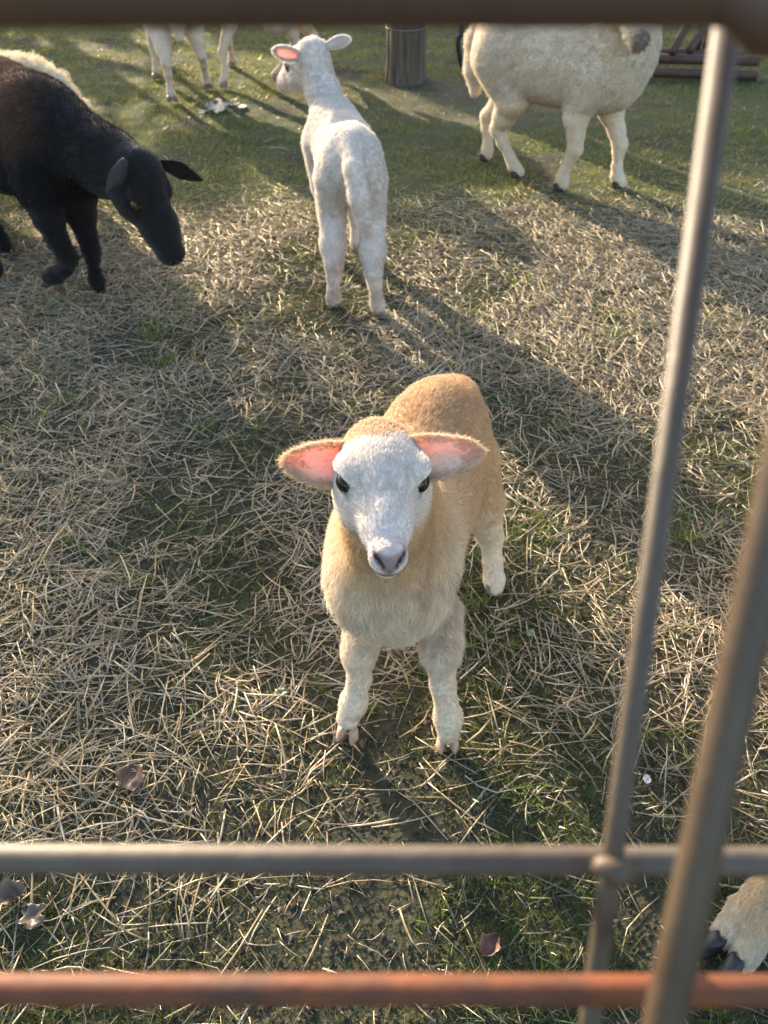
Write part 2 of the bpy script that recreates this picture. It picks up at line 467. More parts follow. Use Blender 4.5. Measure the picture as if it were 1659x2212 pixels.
def ear_mesh(base, tip, inner, width, cup=.35, thick=.0028, curl=0.0, nu=18, nv=11, point=(2.3, .62)):
    base = np.asarray(base, float); tip = np.asarray(tip, float)
    ax = tip-base; Ln = np.linalg.norm(ax); ax /= Ln
    n = np.asarray(inner, float); n = nrm(n-(n@ax)*ax); sd = np.cross(ax, n)
    top, back = [], []
    for i in range(nu):
        u = i/(nu-1)
        w = width*.5*(.34+.66*math.sin(min(1, u/.5)*math.pi/2)) if u < .5 else width*.5*(max(0, 1-((u-.5)/.5)**point[0]))**point[1]
        w = max(w, .0008)
        cp = cup*(1.35-.9*u)
        for j in range(nv):
            v = -1+2*j/(nv-1)
            p = base+ax*Ln*u+sd*w*v*(1-.18*cp*abs(v))+n*(w*cp*(v*v-.5)-curl*Ln*u*u)
            top.append(p); back.append(p-n*thick*(1.2-.5*u)*math.sqrt(max(0, 1-v*v))*(1 if 0 < i < nu-1 else .3)-n*.0004)
    vs_ = np.array(top+back); m = nu*nv; fs = []
    for i in range(nu-1):
        for j in range(nv-1):
            a = i*nv+j; fs.append((a, a+1, a+nv+1, a+nv)); fs.append((m+a, m+a+nv, m+a+nv+1, m+a+1))
    for i in range(nu-1):
        for j in (0, nv-1):
            a = i*nv+j; q = (a, a+nv, m+a+nv, m+a); fs.append(q if j == 0 else q[::-1])
    for j in range(nv-1):
        for i in (0, nu-1):
            a = i*nv+j; q = (a, m+a, m+a+1, a+1); fs.append(q if i == 0 else q[::-1])
    return vs_, np.array(fs), (ax, n, sd, Ln, nu, nv)
def add_ear(root, base, tip, inner, width, c_in, c_rim, c_out, cup=.4, curl=0, fur_n=5000, fur_len=.007, hairmat=None, label=None, seed=1, rad=.00022, skin=None, point=(2.3, .62)):
    vs_, fs, (ax, n, sd, Ln, nu, nv) = ear_mesh(base, tip, inner, width, cup, curl=curl, point=point)
    m = nu*nv; cols = np.zeros((2*m, 3)); dens = np.zeros(2*m)
    for i in range(nu):
        for j in range(nv):
            u = i/(nu-1); v = abs(-1+2*j/(nv-1))
            k = np.clip(1-(v/.60)**2.0, 0, 1)*np.clip(1-((u-.22)/.38)**2, 0, 1)
            streak = .70+.30*math.sin(j*2.1+i*.35)
            cols[i*nv+j] = np.asarray(c_rim)*(1-k*streak)+np.asarray(c_in)*k*streak
            dens[i*nv+j] = .05+2.4*sst(.6, 1., v)+1.5*sst(.75, 1, u); cols[m+i*nv+j] = c_out; dens[m+i*nv+j] = .35+1.2*sst(.6, 1, v)
    o = link('ear', mesh_from('ear', vs_, fs, skin or M_ear, True, cols), root)
    if label: o['label'] = label
    if fur_n:
        nr = vert_normals(vs_, fs)
        fl = np.tile(ax, (2*m, 1))+.0
        f = make_fur('ear_fur', root, vs_, fs, nr, fl, np.where(np.arange(2*m)[:, None] < m, np.asarray(c_rim), np.asarray(c_out)), fur_n, np.full(2*m, fur_len), .55, rad, dens, hairmat, .35, .05, .2, seed)
        f.parent = o; f.location = (0, 0, 0)
    return o
def add_eye(root, p, out, r, mat, fwd, pupil=True):
    out = nrm(out); n, k = 14, 8; vs_, fs = [], []
    s = nrm(np.cross(out, fwd)); f = np.cross(s, out)
    for i in range(k+1):
        a = math.pi*.5*i/k
        for j in range(n):
            b = 2*math.pi*j/n
            vs_.append(np.asarray(p)+r*(math.sin(a)*(math.cos(b)*f*1.15+math.sin(b)*s*.95)+out*math.cos(a)*.8))
    for i in range(k):
        for j in range(n): fs.append((i*n+j, (i+1)*n+j, (i+1)*n+(j+1) % n, i*n+(j+1) % n))
    e = link('eye', mesh_from('eye', vs_, fs, mat), root)
    if pupil:
        pv_ = [np.asarray(p)+out*r*.815+r*(f*.52*math.cos(b)*(1 if abs(math.cos(b)) < .8 else .95)+s*.2*math.sin(b))-out*r*.10*math.cos(b)**2 for b in np.linspace(0, 2*math.pi, 16, endpoint=False)]
        q = link('pupil', mesh_from('pupil', pv_, [tuple(range(16))], M_pupil), root); q.parent = e; q.location = (0, 0, 0)
    return e
def add_hoof(root, foot, fwd, size, mat, spread=.18, tilt=None, up=(0, 0, 1)):
    """cloven hoof: two pointed toes side by side"""
    f = nrm(fwd); u = nrm(up); s = nrm(np.cross(f, u)); u = np.cross(s, f)
    vs_, fs = [], []; n = 14
    for e in (-1, 1):
        b0 = len(vs_); fd = nrm(f+e*spread*s); sd = np.cross(fd, u)
        for (z, k, sh) in ((-.008, .93, .10), (.0, 1.0, .10), (.35, .95, .0), (.75, .84, -.14), (.95, .70, -.18)):
            for j in range(n):
                a = 2*math.pi*j/n; cx, sy = math.cos(a), math.sin(a)
                wx = .50*cx*(1-.50*max(0, sy)**1.8); ly = .85*sy if sy > 0 else .62*sy
                if cx*e < 0: wx *= .72
                vs_.append(np.asarray(foot)+size*(sd*(e*.50+wx*k)+fd*(ly*k+sh)+u*(z*.95)))
        for i in range(4):
            for j in range(n): fs.append((b0+i*n+j, b0+i*n+(j+1) % n, b0+(i+1)*n+(j+1) % n, b0+(i+1)*n+j))
        fs.append(tuple(b0+j for j in range(n-1, -1, -1))); fs.append(tuple(b0+4*n+j for j in range(n)))
    return link('hoof', mesh_from('hoof', vs_, fs, mat), root)
def lerp(a, b, t): return np.asarray(a)*(1-t)+np.asarray(b)*t
def fleg(sh, foot, fwd, s=1.0, k=1.0):
    sh = np.asarray(sh, float); foot = np.asarray(foot, float); f = nrm(fwd)
    P = [sh, lerp(foot, sh, .66)-f*.02*s, lerp(foot, sh, .50), lerp(foot, sh, .385)+f*.012*s, lerp(foot, sh, .31)+f*.006*s, lerp(foot, sh, .20), lerp(foot, sh, .115), foot+V(0, 0, .022*s)+f*.012*s]
    return P, [x*s*k for x in (.07, .045, .029, .026, .019, .0165, .0215, .020)]
def hleg(hip, foot, fwd, s=1.0, k=1.0, top=1.0):
    hip = np.asarray(hip, float); foot = np.asarray(foot, float); f = nrm(fwd)
    P = [hip, lerp(foot, hip, .70)+f*.035*s, lerp(foot, hip, .52)-f*.015*s, lerp(foot, hip, .405)-f*.05*s, lerp(foot, hip, .30)-f*.036*s, lerp(foot, hip, .18)-f*.014*s, lerp(foot, hip, .105)-f*.004*s, foot+V(0, 0, .022*s)+f*.010*s]
    return P, [x*s*k for x in (.095*top, .068*top, .042, .028, .021, .0175, .0215, .020)]

def finish(root, B, h, colfn, nf, lenfn, lay, rad, mat=None, curl=0., jitter=.25, clump=.35, dens=None, seed=1, woolly=None):
    verts, quads = B.mesh(h)
    _, nr = B.grad(verts)
    if woolly:
        a, fr, fn = woolly; w = fn(verts); verts = verts+nr*(a*w*(snoise(verts, fr, 1)+.6*snoise(verts, fr*1.9, 3)))[:, None]
    fl = B.flow(verts); cols = np.clip(colfn(verts, nr), 0, .9)
    link('body', mesh_from('body', verts, quads, M_skin, True, cols), root)
    if nf:
        L = lenfn(verts); dn = np.where(L > .0005, 1.0, 0) if dens is None else dens(verts)
        make_fur('fleece', root, verts, quads, nr, fl, cols, nf, L, lay, rad, dn, mat, jitter, curl, clump, seed)
def blend(a, b, w): return a*(1-w)[:, None]+np.asarray(b)*w[:, None]

# ---- tan lamb looking up at the camera
def tan_lamb():
    root = thing('lamb', (.05, .85, 0), 'tan lamb with a white face and pink ears looking up', 'lamb', None)
    B = Body(); ax = nrm(V(-.27, -.95, 0)); tail = -ax
    B.ell((.014, .80, .318), (.084, .125, .106), ax, k=.03, flow=(0, .35, -.9))
    B.ell((.052, .93, .316), (.096, .15, .104), ax, k=.05, flow=tail+V(0, 0, -.5))
    B.ell((.088, 1.04, .332), (.085, .105, .104), ax, k=.05, flow=tail+V(0, 0, -.6))
    B.ell((.012, .75, .305), (.069, .075, .081), ax, k=.04, flow=(0, .1, -1))
    B.cone((.02, .79, .36), (.0, .685, .525), .074, .052, .045, flow=(0, .45, -.9))
    B.cone((.012, .735, .33), (.003, .655, .49), .066, .040, .035, flow=(0, .1, -1))
    o = dep(826, 1036, .82); f = V(.075, -.985, -.03); u = V(.065, -.03, 1)
    L, Fm = head_prims(B, o, f, u, 1.0, muzz=.97, mt=.86)
    legs = [
        ([at(790, 1330, .79), at(782, 1385, .755), at(775, 1415, .738), at(776, 1465, .728), at(764, 1518, .716), at(752, 1550, .705)], [.036, .025, .0225, .0155, .0195, .0175]),
        ([at(945, 1325, .79), at(950, 1380, .745), at(951, 1412, .722), at(957, 1480, .704), at(968, 1550, .692), at(969, 1583, .684)], [.034, .0255, .0235, .0160, .0200, .0175]),
        ([V(.140, 1.05, .28), V(.168, 1.035, .20), at(1060, 1160, 1.075), at(1064, 1215, 1.055), at(1067, 1252, 1.03), at(1068, 1270, 1.015)], [.055, .040, .022, .0165, .0185, .017]),
        ([V(.055, 1.07, .27), V(.045, 1.05, .20), V(.05, 1.11, .145), V(.055, 1.08, .085), V(.05, 1.06, .045), V(.05, 1.045, .022)], [.055, .040, .022, .0165, .0185, .017])]
    for P, R in legs: B.chain(P, R, .012)
    B.chain([V(.125, 1.12, .37), V(.14, 1.155, .30), V(.145, 1.165, .20)], [.025, .020, .013], .02)
    tan, cream, brown, white = V(.62, .45, .27), V(.77, .665, .53), V(.46, .28, .14), V(.75, .685, .625)
    def colfn(v, n):
        c = np.tile(tan, (len(v), 1)).astype(float)
        nz = .5+.35*snoise(v, 14, 2)
        c = blend(c, brown, sst(.2, 1.0, .5*snoise(v*V(1, 1, .6), 38, 3)+.5*snoise(v, 75, 1))*.35)
        up = sst(.30, .44, v[:, 2]+.03*(nz-.5))
        c = blend(c, brown, up*.75*sst(.84, .97, v[:, 1]))
        c = blend(c, cream, sst(.46, .33, v[:, 2])*sst(.90, .76, v[:, 1]+.25*(v[:, 0]-.02))*.95)
        c = blend(c, V(.70, .60, .47), sst(.24, .17, v[:, 2]))
        c = blend(c, V(.40, .27, .16), sst(.45, 1.0, snoise(v*V(1, 1, .35), 70, 2))*sst(.92, .74, v[:, 1])*sst(.16, .22, v[:, 2])*.40)
        c = blend(c, V(.30, .22, .15), sst(.2, 1.0, snoise(v, 60, 1))*sst(.09, .03, v[:, 2])*.45)
        l = (v-o)@Fm.T; sx = np.abs(l[:, 0])
        fac = sst(-.050, -.036, l[:, 1]+.012*snoise(v, 60, 1)-.25*np.maximum(0, sx-.03))*sst(.085, .07, np.linalg.norm(l*V(1, .62, 1), axis=1))
        throat = sst(.10, .0, l[:, 2]+.12)*0
        c = blend(c, white, fac*(.25+.75*sst(-.056, -.030, l[:, 2])))
        crest = np.exp(-((l[:, 1]+.058)/.013)**2)*sst(.0, .02, l[:, 2])*sst(.1, .06, sx); c = blend(c, brown, crest*.8)
        c = blend(c, V(.44, .36, .34), sst(.066, .100, l[:, 1]+.3*(l[:, 2]+.005))*sst(.14, .12, np.linalg.norm(l, axis=1))*sst(-.030, -.020, l[:, 2])*.75)
        # nose leather, nostrils, lips, eye rims
        fr = sst(.086, .097, l[:, 1]+.10*(l[:, 2]+.012))
        def seg(ax_, au, bx, bu):
            d_ = V(bx-ax_, bu-au); t_ = np.clip(((sx-ax_)*d_[0]+(l[:, 2]-au)*d_[1])/(d_@d_), 0, 1)
            return np.hypot(sx-ax_-t_*d_[0], l[:, 2]-au-t_*d_[1])
        c = blend(c, V(.21, .15, .145), fr*np.maximum(sst(.0075, .0045, seg(.0095, -.0115, .0, -.0125)), sst(.0070, .0035, seg(.006, -.016, .0, -.0245)))*.85)
        c = blend(c, V(.035, .02, .02), fr*sst(.0042, .0018, seg(.0135, -.0095, .0072, -.0180)))
        c = blend(c, V(.14, .09, .09), fr*sst(.0026, .001, seg(0, -.022, 0, -.031))*.8)
        lip = sst(.0052, .0032, seg(0, -.0325, .0150, -.0345))*sst(.070, .084, l[:, 1]); c = blend(c, V(.21, .115, .10), lip)
        for e in (-1, 1):
            q = (l-V(.045*e, .006, .002))/V(1, 1.25, 1); d = np.linalg.norm(q, axis=1)
            c = blend(c, V(.10, .06, .045), sst(.0145, .0115, d))
            td = np.linalg.norm((l-V(.040*e, .024, -.006))/V(1, 1.8, .8), axis=1); c = blend(c, V(.25, .19, .17), sst(.007, .003, td)*.7)
        return c
    sx_ = lambda l: np.abs(l[:, 0])
    def lenfn(v):
        l = (v-o)@Fm.T
        face = sst(-.075, -.045, l[:, 1])*sst(.10, .08, np.linalg.norm(l*V(1, .7, 1), axis=1))
        L_ = .0125+.017*np.exp(-(((v[:, 1]-.72)/.10)**2+((v[:, 2]-.26)/.12)**2))
        L_ = L_*(1-sst(.22, .15, v[:, 2])*.55)
        L_ = L_*(1-face)+(.0065-.003*sst(.05, .09, l[:, 1]))*face
        bare = sst(.097, .103, l[:, 1])*sst(.017, .012, sx_(l))
        for e in (-1, 1): bare = np.maximum(bare, sst(.0155, .013, np.linalg.norm((l-V(.045*e, .006, .002))/V(1, 1.25, 1), axis=1)))
        bare = np.maximum(bare, sst(.012, .006, v[:, 2]))
        return L_*(1-bare*.95)
    def dens(v):
        l = (v-o)@Fm.T
        near = sst(.12, .08, np.linalg.norm(l*V(1, .7, 1), axis=1)); Lf = lenfn(v)
        return (1+2.2*near)*(Lf > .002)
    finish(root, B, .0036, colfn, 150000, lenfn, .80, .00028, jitter=.22, clump=.5, dens=dens, seed=11)
    for e in (-1, 1):
        add_eye(root, L(.0405*e, .008, .003), Fm[0]*e*.78+Fm[1]*.46+Fm[2]*.34, .0106, M_eye_dark, Fm[1])
    pink, rim, outc = V(.70, .36, .30), V(.70, .54, .40), V(.60, .43, .27)
    add_ear(root, L(-.045, -.032, -.013), dep(606, 998, .835), V(.25, -.66, .70), .058, pink, rim, outc, .40, fur_n=6000, fur_len=.008, seed=21)
    add_ear(root, L(.045, -.032, -.012), dep(1046, 976, .835), V(-.25, -.62, .74), .058, pink*.9, rim, outc, .40, fur_n=6000, fur_len=.008, seed=22)
    add_hoof(root, at(749, 1566, .694)*V(1, 1, 0)+V(0, 0, .003), (-.30, -1, 0), .0185, M_hoof_pale, .12)
    add_hoof(root, at(968, 1592, .676)*V(1, 1, 0)+V(0, 0, .003), (.02, -1, 0), .0185, M_hoof_pale, .10)
    add_hoof(root, V(.208, 1.012, .004), (.1, -1, 0), .0155, M_hoof_grey, .15)
    add_hoof(root, V(.05, 1.035, .004), (-.1, -1, 0), .0155, M_hoof_grey, .15)
tan_lamb()

# ---- white lamb seen from behind
def white_lamb():
    root = thing('lamb', (-.1, 2.4, 0), 'woolly white lamb standing with its tail to the camera, head turned aside', 'lamb')
    B = Body(); ax = nrm(V(-.12, .99, 0)); dn = V(0, 0, -1)
    B.ell((-.092, 2.27, .400), (.088, .12, .100), ax, k=.03, flow=-ax+dn)
    B.ell((-.115, 2.43, .380), (.090, .15, .105), ax, k=.05, flow=-ax+dn)
    B.ell((-.150, 2.58, .385), (.080, .11, .105), ax, k=.05, flow=-ax+dn)
    o = at(645, 138, 2.80); f = nrm(V(-.66, .58, -.48)); u = nrm(V(-.36, .22, .85)); s = 1.02
    pollc = at(676, 118, 2.74)
    B.cone((-.16, 2.62, .42), at(696, 195, 2.69), .058, .044, .04, flow=(0.1, -.3, -1))
    B.cone(at(697, 198, 2.69), pollc, .044, .046, .03, flow=(0.1, -.1, -1))
    L, Fm = head_prims(B, o, f, u, s, .004)
    for P, R, ft, fw in [
        (*hleg((-.145, 2.26, .36), gp(720, 668), (-.1, 1, 0), .95, .92, .62), gp(720, 668), (-.1, 1, 0)),
        (*hleg((-.045, 2.24, .36), gp(817, 684), (.05, 1, 0), .95, .92, .62), gp(817, 684), (.05, 1, 0)),
        (*fleg((-.19, 2.60, .36), gp(704, 548), (-.1, 1, 0), .9, 1.05), gp(704, 548), (-.1, 1, 0)),
        (*fleg((-.105, 2.61, .36), gp(772, 545), (-.1, 1, 0), .9, 1.05), gp(772, 545), (-.1, 1, 0))]:
        B.chain(P, R, .014)
        add_hoof(root, ft+V(0, 0, .006), fw, .0175, M_hoof_grey, .1)
    B.chain([at(757, 300, 2.225), at(765, 365, 2.118), at(775, 425, 2.082), at(787, 475, 2.078), at(795, 508, 2.085)], [.020, .024, .025, .019, .010], .010, flow=(0, 0, -1))
    white = V(.66, .61, .56)
    def colfn(v, n):
        c = np.tile(white, (len(v), 1)).astype(float)
        c = blend(c, V(.60, .52, .47), sst(.30, .24, v[:, 2])*.45)
        mud = sst(.2, .8, snoise(v, 35, 1)*.6+.2)*sst(.24, .15, v[:, 2]); c = blend(c, V(.38, .29, .23), mud*.6)
        l = (v-o)@Fm.T; c = blend(c, V(.30, .22, .21), sst(.096, .108, l[:, 1])*sst(.16, .14, np.linalg.norm(l, axis=1))*.9)
        for e in (-1, 1): c = blend(c, V(.08, .06, .05), sst(.016, .012, np.linalg.norm((l-V(.045*e, .006, .002)*s)/V(1, 1.25, 1), axis=1)))
        return c
    lenfn = lambda v: np.where(v[:, 2] > .27, .010, .006)*(v[:, 2] > .012)
    finish(root, B, .0055, colfn, 90000, lenfn, .55, .00042, curl=.14, jitter=.6, clump=.35, seed=31, woolly=(.0014, 120, lambda v: sst(.27, .36, v[:, 2])))
    for e in (-1, 1): add_eye(root, L(.0415*e, .006, .0015), Fm[0]*e*.80+Fm[1]*.42+Fm[2]*.30, .0105, M_eye_dark, Fm[1], False)
    rim = V(.70, .64, .60)
    add_ear(root, at(655, 122, 2.72), at(589, 108, 2.70), V(.25, -.80, -.45), .052, V(.74, .52, .50), rim, V(.72, .68, .66), .40, fur_n=5000, fur_len=.008, seed=32, rad=.0004)
    add_ear(root, at(702, 98, 2.74), at(756, 86, 2.78), V(.1, .8, .5), .046, V(.72, .64, .61), rim, V(.74, .71, .70), .35, fur_n=5000, fur_len=.008, seed=33, rad=.0004, skin=M_skin)
white_lamb()

# ---- black sheep, walking with its head lowered
def black_sheep():
    root = thing('sheep', (-1.1, 2.45, 0), 'black sheep walking with lowered head, one foreleg lifted and amber eye', 'sheep')
    B = Body(); ax = nrm(V(.80, -.60, 0)); tl = -ax; dn = V(0, 0, -1)
    B.ell((-1.02, 2.43, .415), (.145, .17, .18), ax, k=.03, flow=tl+dn)
    B.ell((-1.17, 2.55, .42), (.175, .22, .19), ax, k=.06, flow=tl+dn)
    B.ell((-1.34, 2.68, .43), (.155, .17, .175), ax, k=.06, flow=tl+dn)
    B.ell((-.955, 2.37, .38), (.115, .12, .145), ax, k=.05, flow=dn)
    o = at(322, 425, 2.13); f = nrm(V(.42, -.30, -.86)); u = nrm(V(.72, -.42, .50)); s = 1.36
    B.cone((-.97, 2.38, .46), at(235, 350, 2.22), .112, .082, .06, flow=tl+dn)
    B.cone(at(230, 355, 2.22), at(300, 375, 2.16), .082, .066, .04, flow=tl+dn)
    L, Fm = head_prims(B, o, f, u, s, 0, 1.12, 1.28)
    foot = gp(215, 635)
    P, R = fleg((-.90, 2.33, .36), foot, (.6, -.8, 0), 1.05, .92); B.chain(P, R, .014)
    add_hoof(root, foot+V(0, 0, .006), (.5, -.85, 0), .021, M_hoof_dark, .1)
    # lifted foreleg
    P = [V(-1.0, 2.29, .36), at(105, 470, 2.24), at(125, 520, 2.23), at(147, 556, 2.22), at(140, 580, 2.235), at(120, 595, 2.25), at(108, 600, 2.255)]
    B.chain(P, [.070, .042, .029, .026, .021, .023, .022], .014)
    add_hoof(root, at(99, 607, 2.26), (-.62, .1, -.75), .021, M_hoof_dark, .06, up=(.75, -.2, -.6))
    for ft, hp in ((gp(10, 545), (-1.36, 2.74, .40)), (gp(-8, 598), (-1.36, 2.56, .40))):
        P, R = hleg(hp, ft, ax, 1.1, 1.05); B.chain(P, R, .014); add_hoof(root, ft+V(0, 0, .006), ax, .021, M_hoof_dark, .1)
    B.chain([V(-1.47, 2.78, .50), V(-1.53, 2.83, .40), V(-1.53, 2.83, .26)], [.03, .027, .016], .02)
    black, brn = V(.012, .011, .0115), V(.13, .070, .040)
    def colfn(v, n):
        c = np.tile(black, (len(v), 1)).astype(float)
        return blend(c, brn, sst(.38, .60, v[:, 2]+.05*snoise(v, 18, 2))*sst(-.88, -1.05, v[:, 0])*.85)
    def lenfn(v):
        l = (v-o)@Fm.T; face = sst(.22, .13, np.linalg.norm(l, axis=1))
        return (.020*(1-face)+.006*face)*np.where(v[:, 2] > .30, 1, .4)*(v[:, 2] > .012)
    finish(root, B, .0060, colfn, 80000, lenfn, .72, .00042, mat=M_darkhair, jitter=.35, clump=.4, seed=41)
    for e in (-1, 1): add_eye(root, L(.0425*e, .006, .0015), Fm[0]*e*.82+Fm[1]*.38+Fm[2]*.28, .0088*s, M_eye_amber, Fm[1])
    dk = V(.030, .026, .027)
    add_ear(root, at(270, 343, 2.07), at(230, 415, 2.03), V(.45, .80, .10), .050, V(.06, .055, .055), V(.05, .047, .047), V(.055, .051, .052), .55, .0, 3000, .005, M_darkhair, seed=42, rad=.0004, skin=M_skin, point=(1.1, 1.0))
    add_ear(root, L(-.046, -.048, .022), at(438, 390, 2.20), V(-.3, .75, .5), .058, V(.030, .026, .026), V(.022, .019, .018), V(.018, .015, .014), .30, 0, 3000, .005, M_darkhair, seed=43, rad=.0004, skin=M_skin, point=(1.2, .9))
black_sheep()

# ---- cream sheep: one builder for the flock further back
def cream_sheep(label, base, heading, fore, hind, zc=.47, s=1.0, head=None, name='sheep', hoof=None, cream=V(.60, .53, .42), nf=45000, tail=True, group=None, seed=51, length=.024, fat=1.0, rad=.00060, legc=None, neck_to=None, udder=None, barrel=.32, lk=.92):
    root = thing(name, (base[0], base[1], 0), label, 'sheep', group)
    B = Body(); ax = nrm(V(heading[0], heading[1], 0)); dn = V(0, 0, -1); sd = V(ax[1], -ax[0], 0)
    c = V(base[0], base[1], zc); fl = -ax*.8+dn
    B.ell(c, (.185*s*fat, barrel*s, .190*s), ax, k=.04, flow=fl)
    B.ell(c+ax*.20*s+V(0, 0, .0), (.150*s*fat, .16*s, .185*s), ax, k=.06, flow=fl)
    B.ell(c-ax*.20*s+V(0, 0, .015), (.165*s*fat, .15*s, .175*s), ax, k=.06, flow=fl)
    if udder is not None: B.ell(udder, (.07, .08, .07), ax, k=.04, flow=dn)
    o, f, u = head
    pollp = np.asarray(o)-.055*1.3*nrm(f)
    B.cone(c+ax*.24*s+V(0, 0, .06), pollp-V(0, 0, .01), .125*s, .085*s, .05, flow=fl)
    L, Fm = head_prims(B, o, f, u, 1.32*s, .003, 1.05)
    hm = hoof or M_hoof_dark
    for k, ft in enumerate(fore):
        sgn = 1 if (np.asarray(ft)-c)@sd > 0 else -1
        P, R = fleg(c+ax*.20*s+sd*sgn*.085*s-V(0, 0, .04), ft, ax, 1.15*s, lk); B.chain(P, R, .016); add_hoof(root, np.asarray(ft)+V(0, 0, .006), ax, .031*s, hm, .06)
    for k, ft in enumerate(hind):
        sgn = 1 if (np.asarray(ft)-c)@sd > 0 else -1
        P, R = hleg(c-ax*.22*s+sd*sgn*.085*s-V(0, 0, .03), ft, ax, 1.15*s, lk); B.chain(P, R, .016); add_hoof(root, np.asarray(ft)+V(0, 0, .006), ax, .031*s, hm, .06)
    if tail:
        q = c-ax*.345*s; B.chain([q+V(0, 0, .09), q-ax*.035+V(0, 0, .0), q-ax*.035-V(0, 0, .10), q-ax*.03-V(0, 0, .19)], [.035, .045, .042, .022], .02, flow=dn)
    zl = zc-.16*s
    legc_ = cream*V(.98, .95, .9) if legc is None else legc
    def colfn(v, n):
        cc = np.tile(cream, (len(v), 1)).astype(float)
        cc = blend(cc, legc_, sst(zl+.04, zl-.06, v[:, 2]))
        cc = blend(cc, cream*V(.82, .76, .68), sst(.1, .9, snoise(v, 16, 2))*.35)
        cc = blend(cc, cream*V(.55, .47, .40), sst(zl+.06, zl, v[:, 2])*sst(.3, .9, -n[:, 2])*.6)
        l = (v-np.asarray(o))@Fm.T; cc = blend(cc, V(.16, .125, .11), sst(.122*s, .136*s, l[:, 1]+.35*(l[:, 2]+.02))*sst(.21, .18, np.linalg.norm(l, axis=1))*.9)
        for e in (-1, 1): cc = blend(cc, V(.08, .06, .05), sst(.021*s, .016*s, np.linalg.norm((l-V(.059*e, .008, .003)*s)/V(1, 1.25, 1), axis=1)))
        return cc
    lenfn = lambda v: np.where(v[:, 2] > zl, length, .007)*(v[:, 2] > .012)
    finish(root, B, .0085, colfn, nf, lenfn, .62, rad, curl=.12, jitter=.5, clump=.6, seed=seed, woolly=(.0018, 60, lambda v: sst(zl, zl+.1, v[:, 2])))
    for e in (-1, 1): add_eye(root, L(.0415*e, .006, .0015), Fm[0]*e*.80+Fm[1]*.42+Fm[2]*.30, .0135*s, M_eye_amber, Fm[1])
    rim = cream*V(1.05, .98, .92)
    for e in (-1, 1):
        b = L(.046*e, -.045, .018); t_ = b+Fm[0]*e*.115*s-Fm[2]*.02-Fm[1]*.01
        add_ear(root, b, t_, Fm[1]*.8+V(0, 0, -.15)+Fm[0]*e*.1, .062*s, V(.62, .32, .27), rim, cream, .35, .1, 1800, .009, seed=seed+e+1, rad=.0006)
    return root

cream_sheep('cream woolly ewe standing broadside with black hooves, head behind the top rail', (.675, 3.385), (.77, -.63),
            [gp(1207, 412), gp(1333, 408)], [gp(1047, 348), gp(1115, 384)], .475, 1.0,
            (at(1372, -2, 3.06), V(.14, -.72, -.66), V(.05, -.6, .78)), nf=80000, seed=51, cream=V(.68, .61, .50), fat=.92, length=.017)
cream_sheep('pale sheep with grey hooves beside the puddle, walking away', (-1.19, 5.02), (-.32, .95),
            [gp(340, 172), gp(368, 154)], [gp(373, 221), V(-1.02, 4.98, 0)], .50, 1.0,
            (V(-1.42, 5.62, .78), V(-.3, .9, -.3), V(0, .3, .9)), hoof=M_hoof_grey, nf=25000, seed=61, cream=V(.58, .50, .40), legc=V(.60, .49, .38), lk=.78)
cream_sheep('pale ewe with hanging udder and tail, behind the white lamb', (-.70, 5.26), (-.96, -.22),
            [gp(485, 189), gp(503, 146)], [gp(597, 171), V(-.47, 5.45, 0)], .50, 1.0,
            (V(-1.10, 5.12, .85), V(-.9, -.2, -.3), V(-.3, 0, .9)), hoof=M_hoof_grey, nf=25000, seed=71, cream=V(.55, .46, .37), legc=V(.60, .49, .38), lk=.78, udder=(-.62, 5.22, .30))
cream_sheep('cream sheep mostly hidden behind the black sheep, only its woolly back showing', (-1.45, 3.12), (-.98, .2),
            [V(-1.69, 3.04, 0), V(-1.67, 3.24, 0)], [V(-1.21, 3.01, 0), V(-1.23, 3.20, 0)], .345, .85,
            (V(-1.92, 3.22, .50), V(-.9, .1, -.4), V(-.3, 0, .9)), nf=30000, seed=81, cream=V(.66, .58, .42), length=.03)
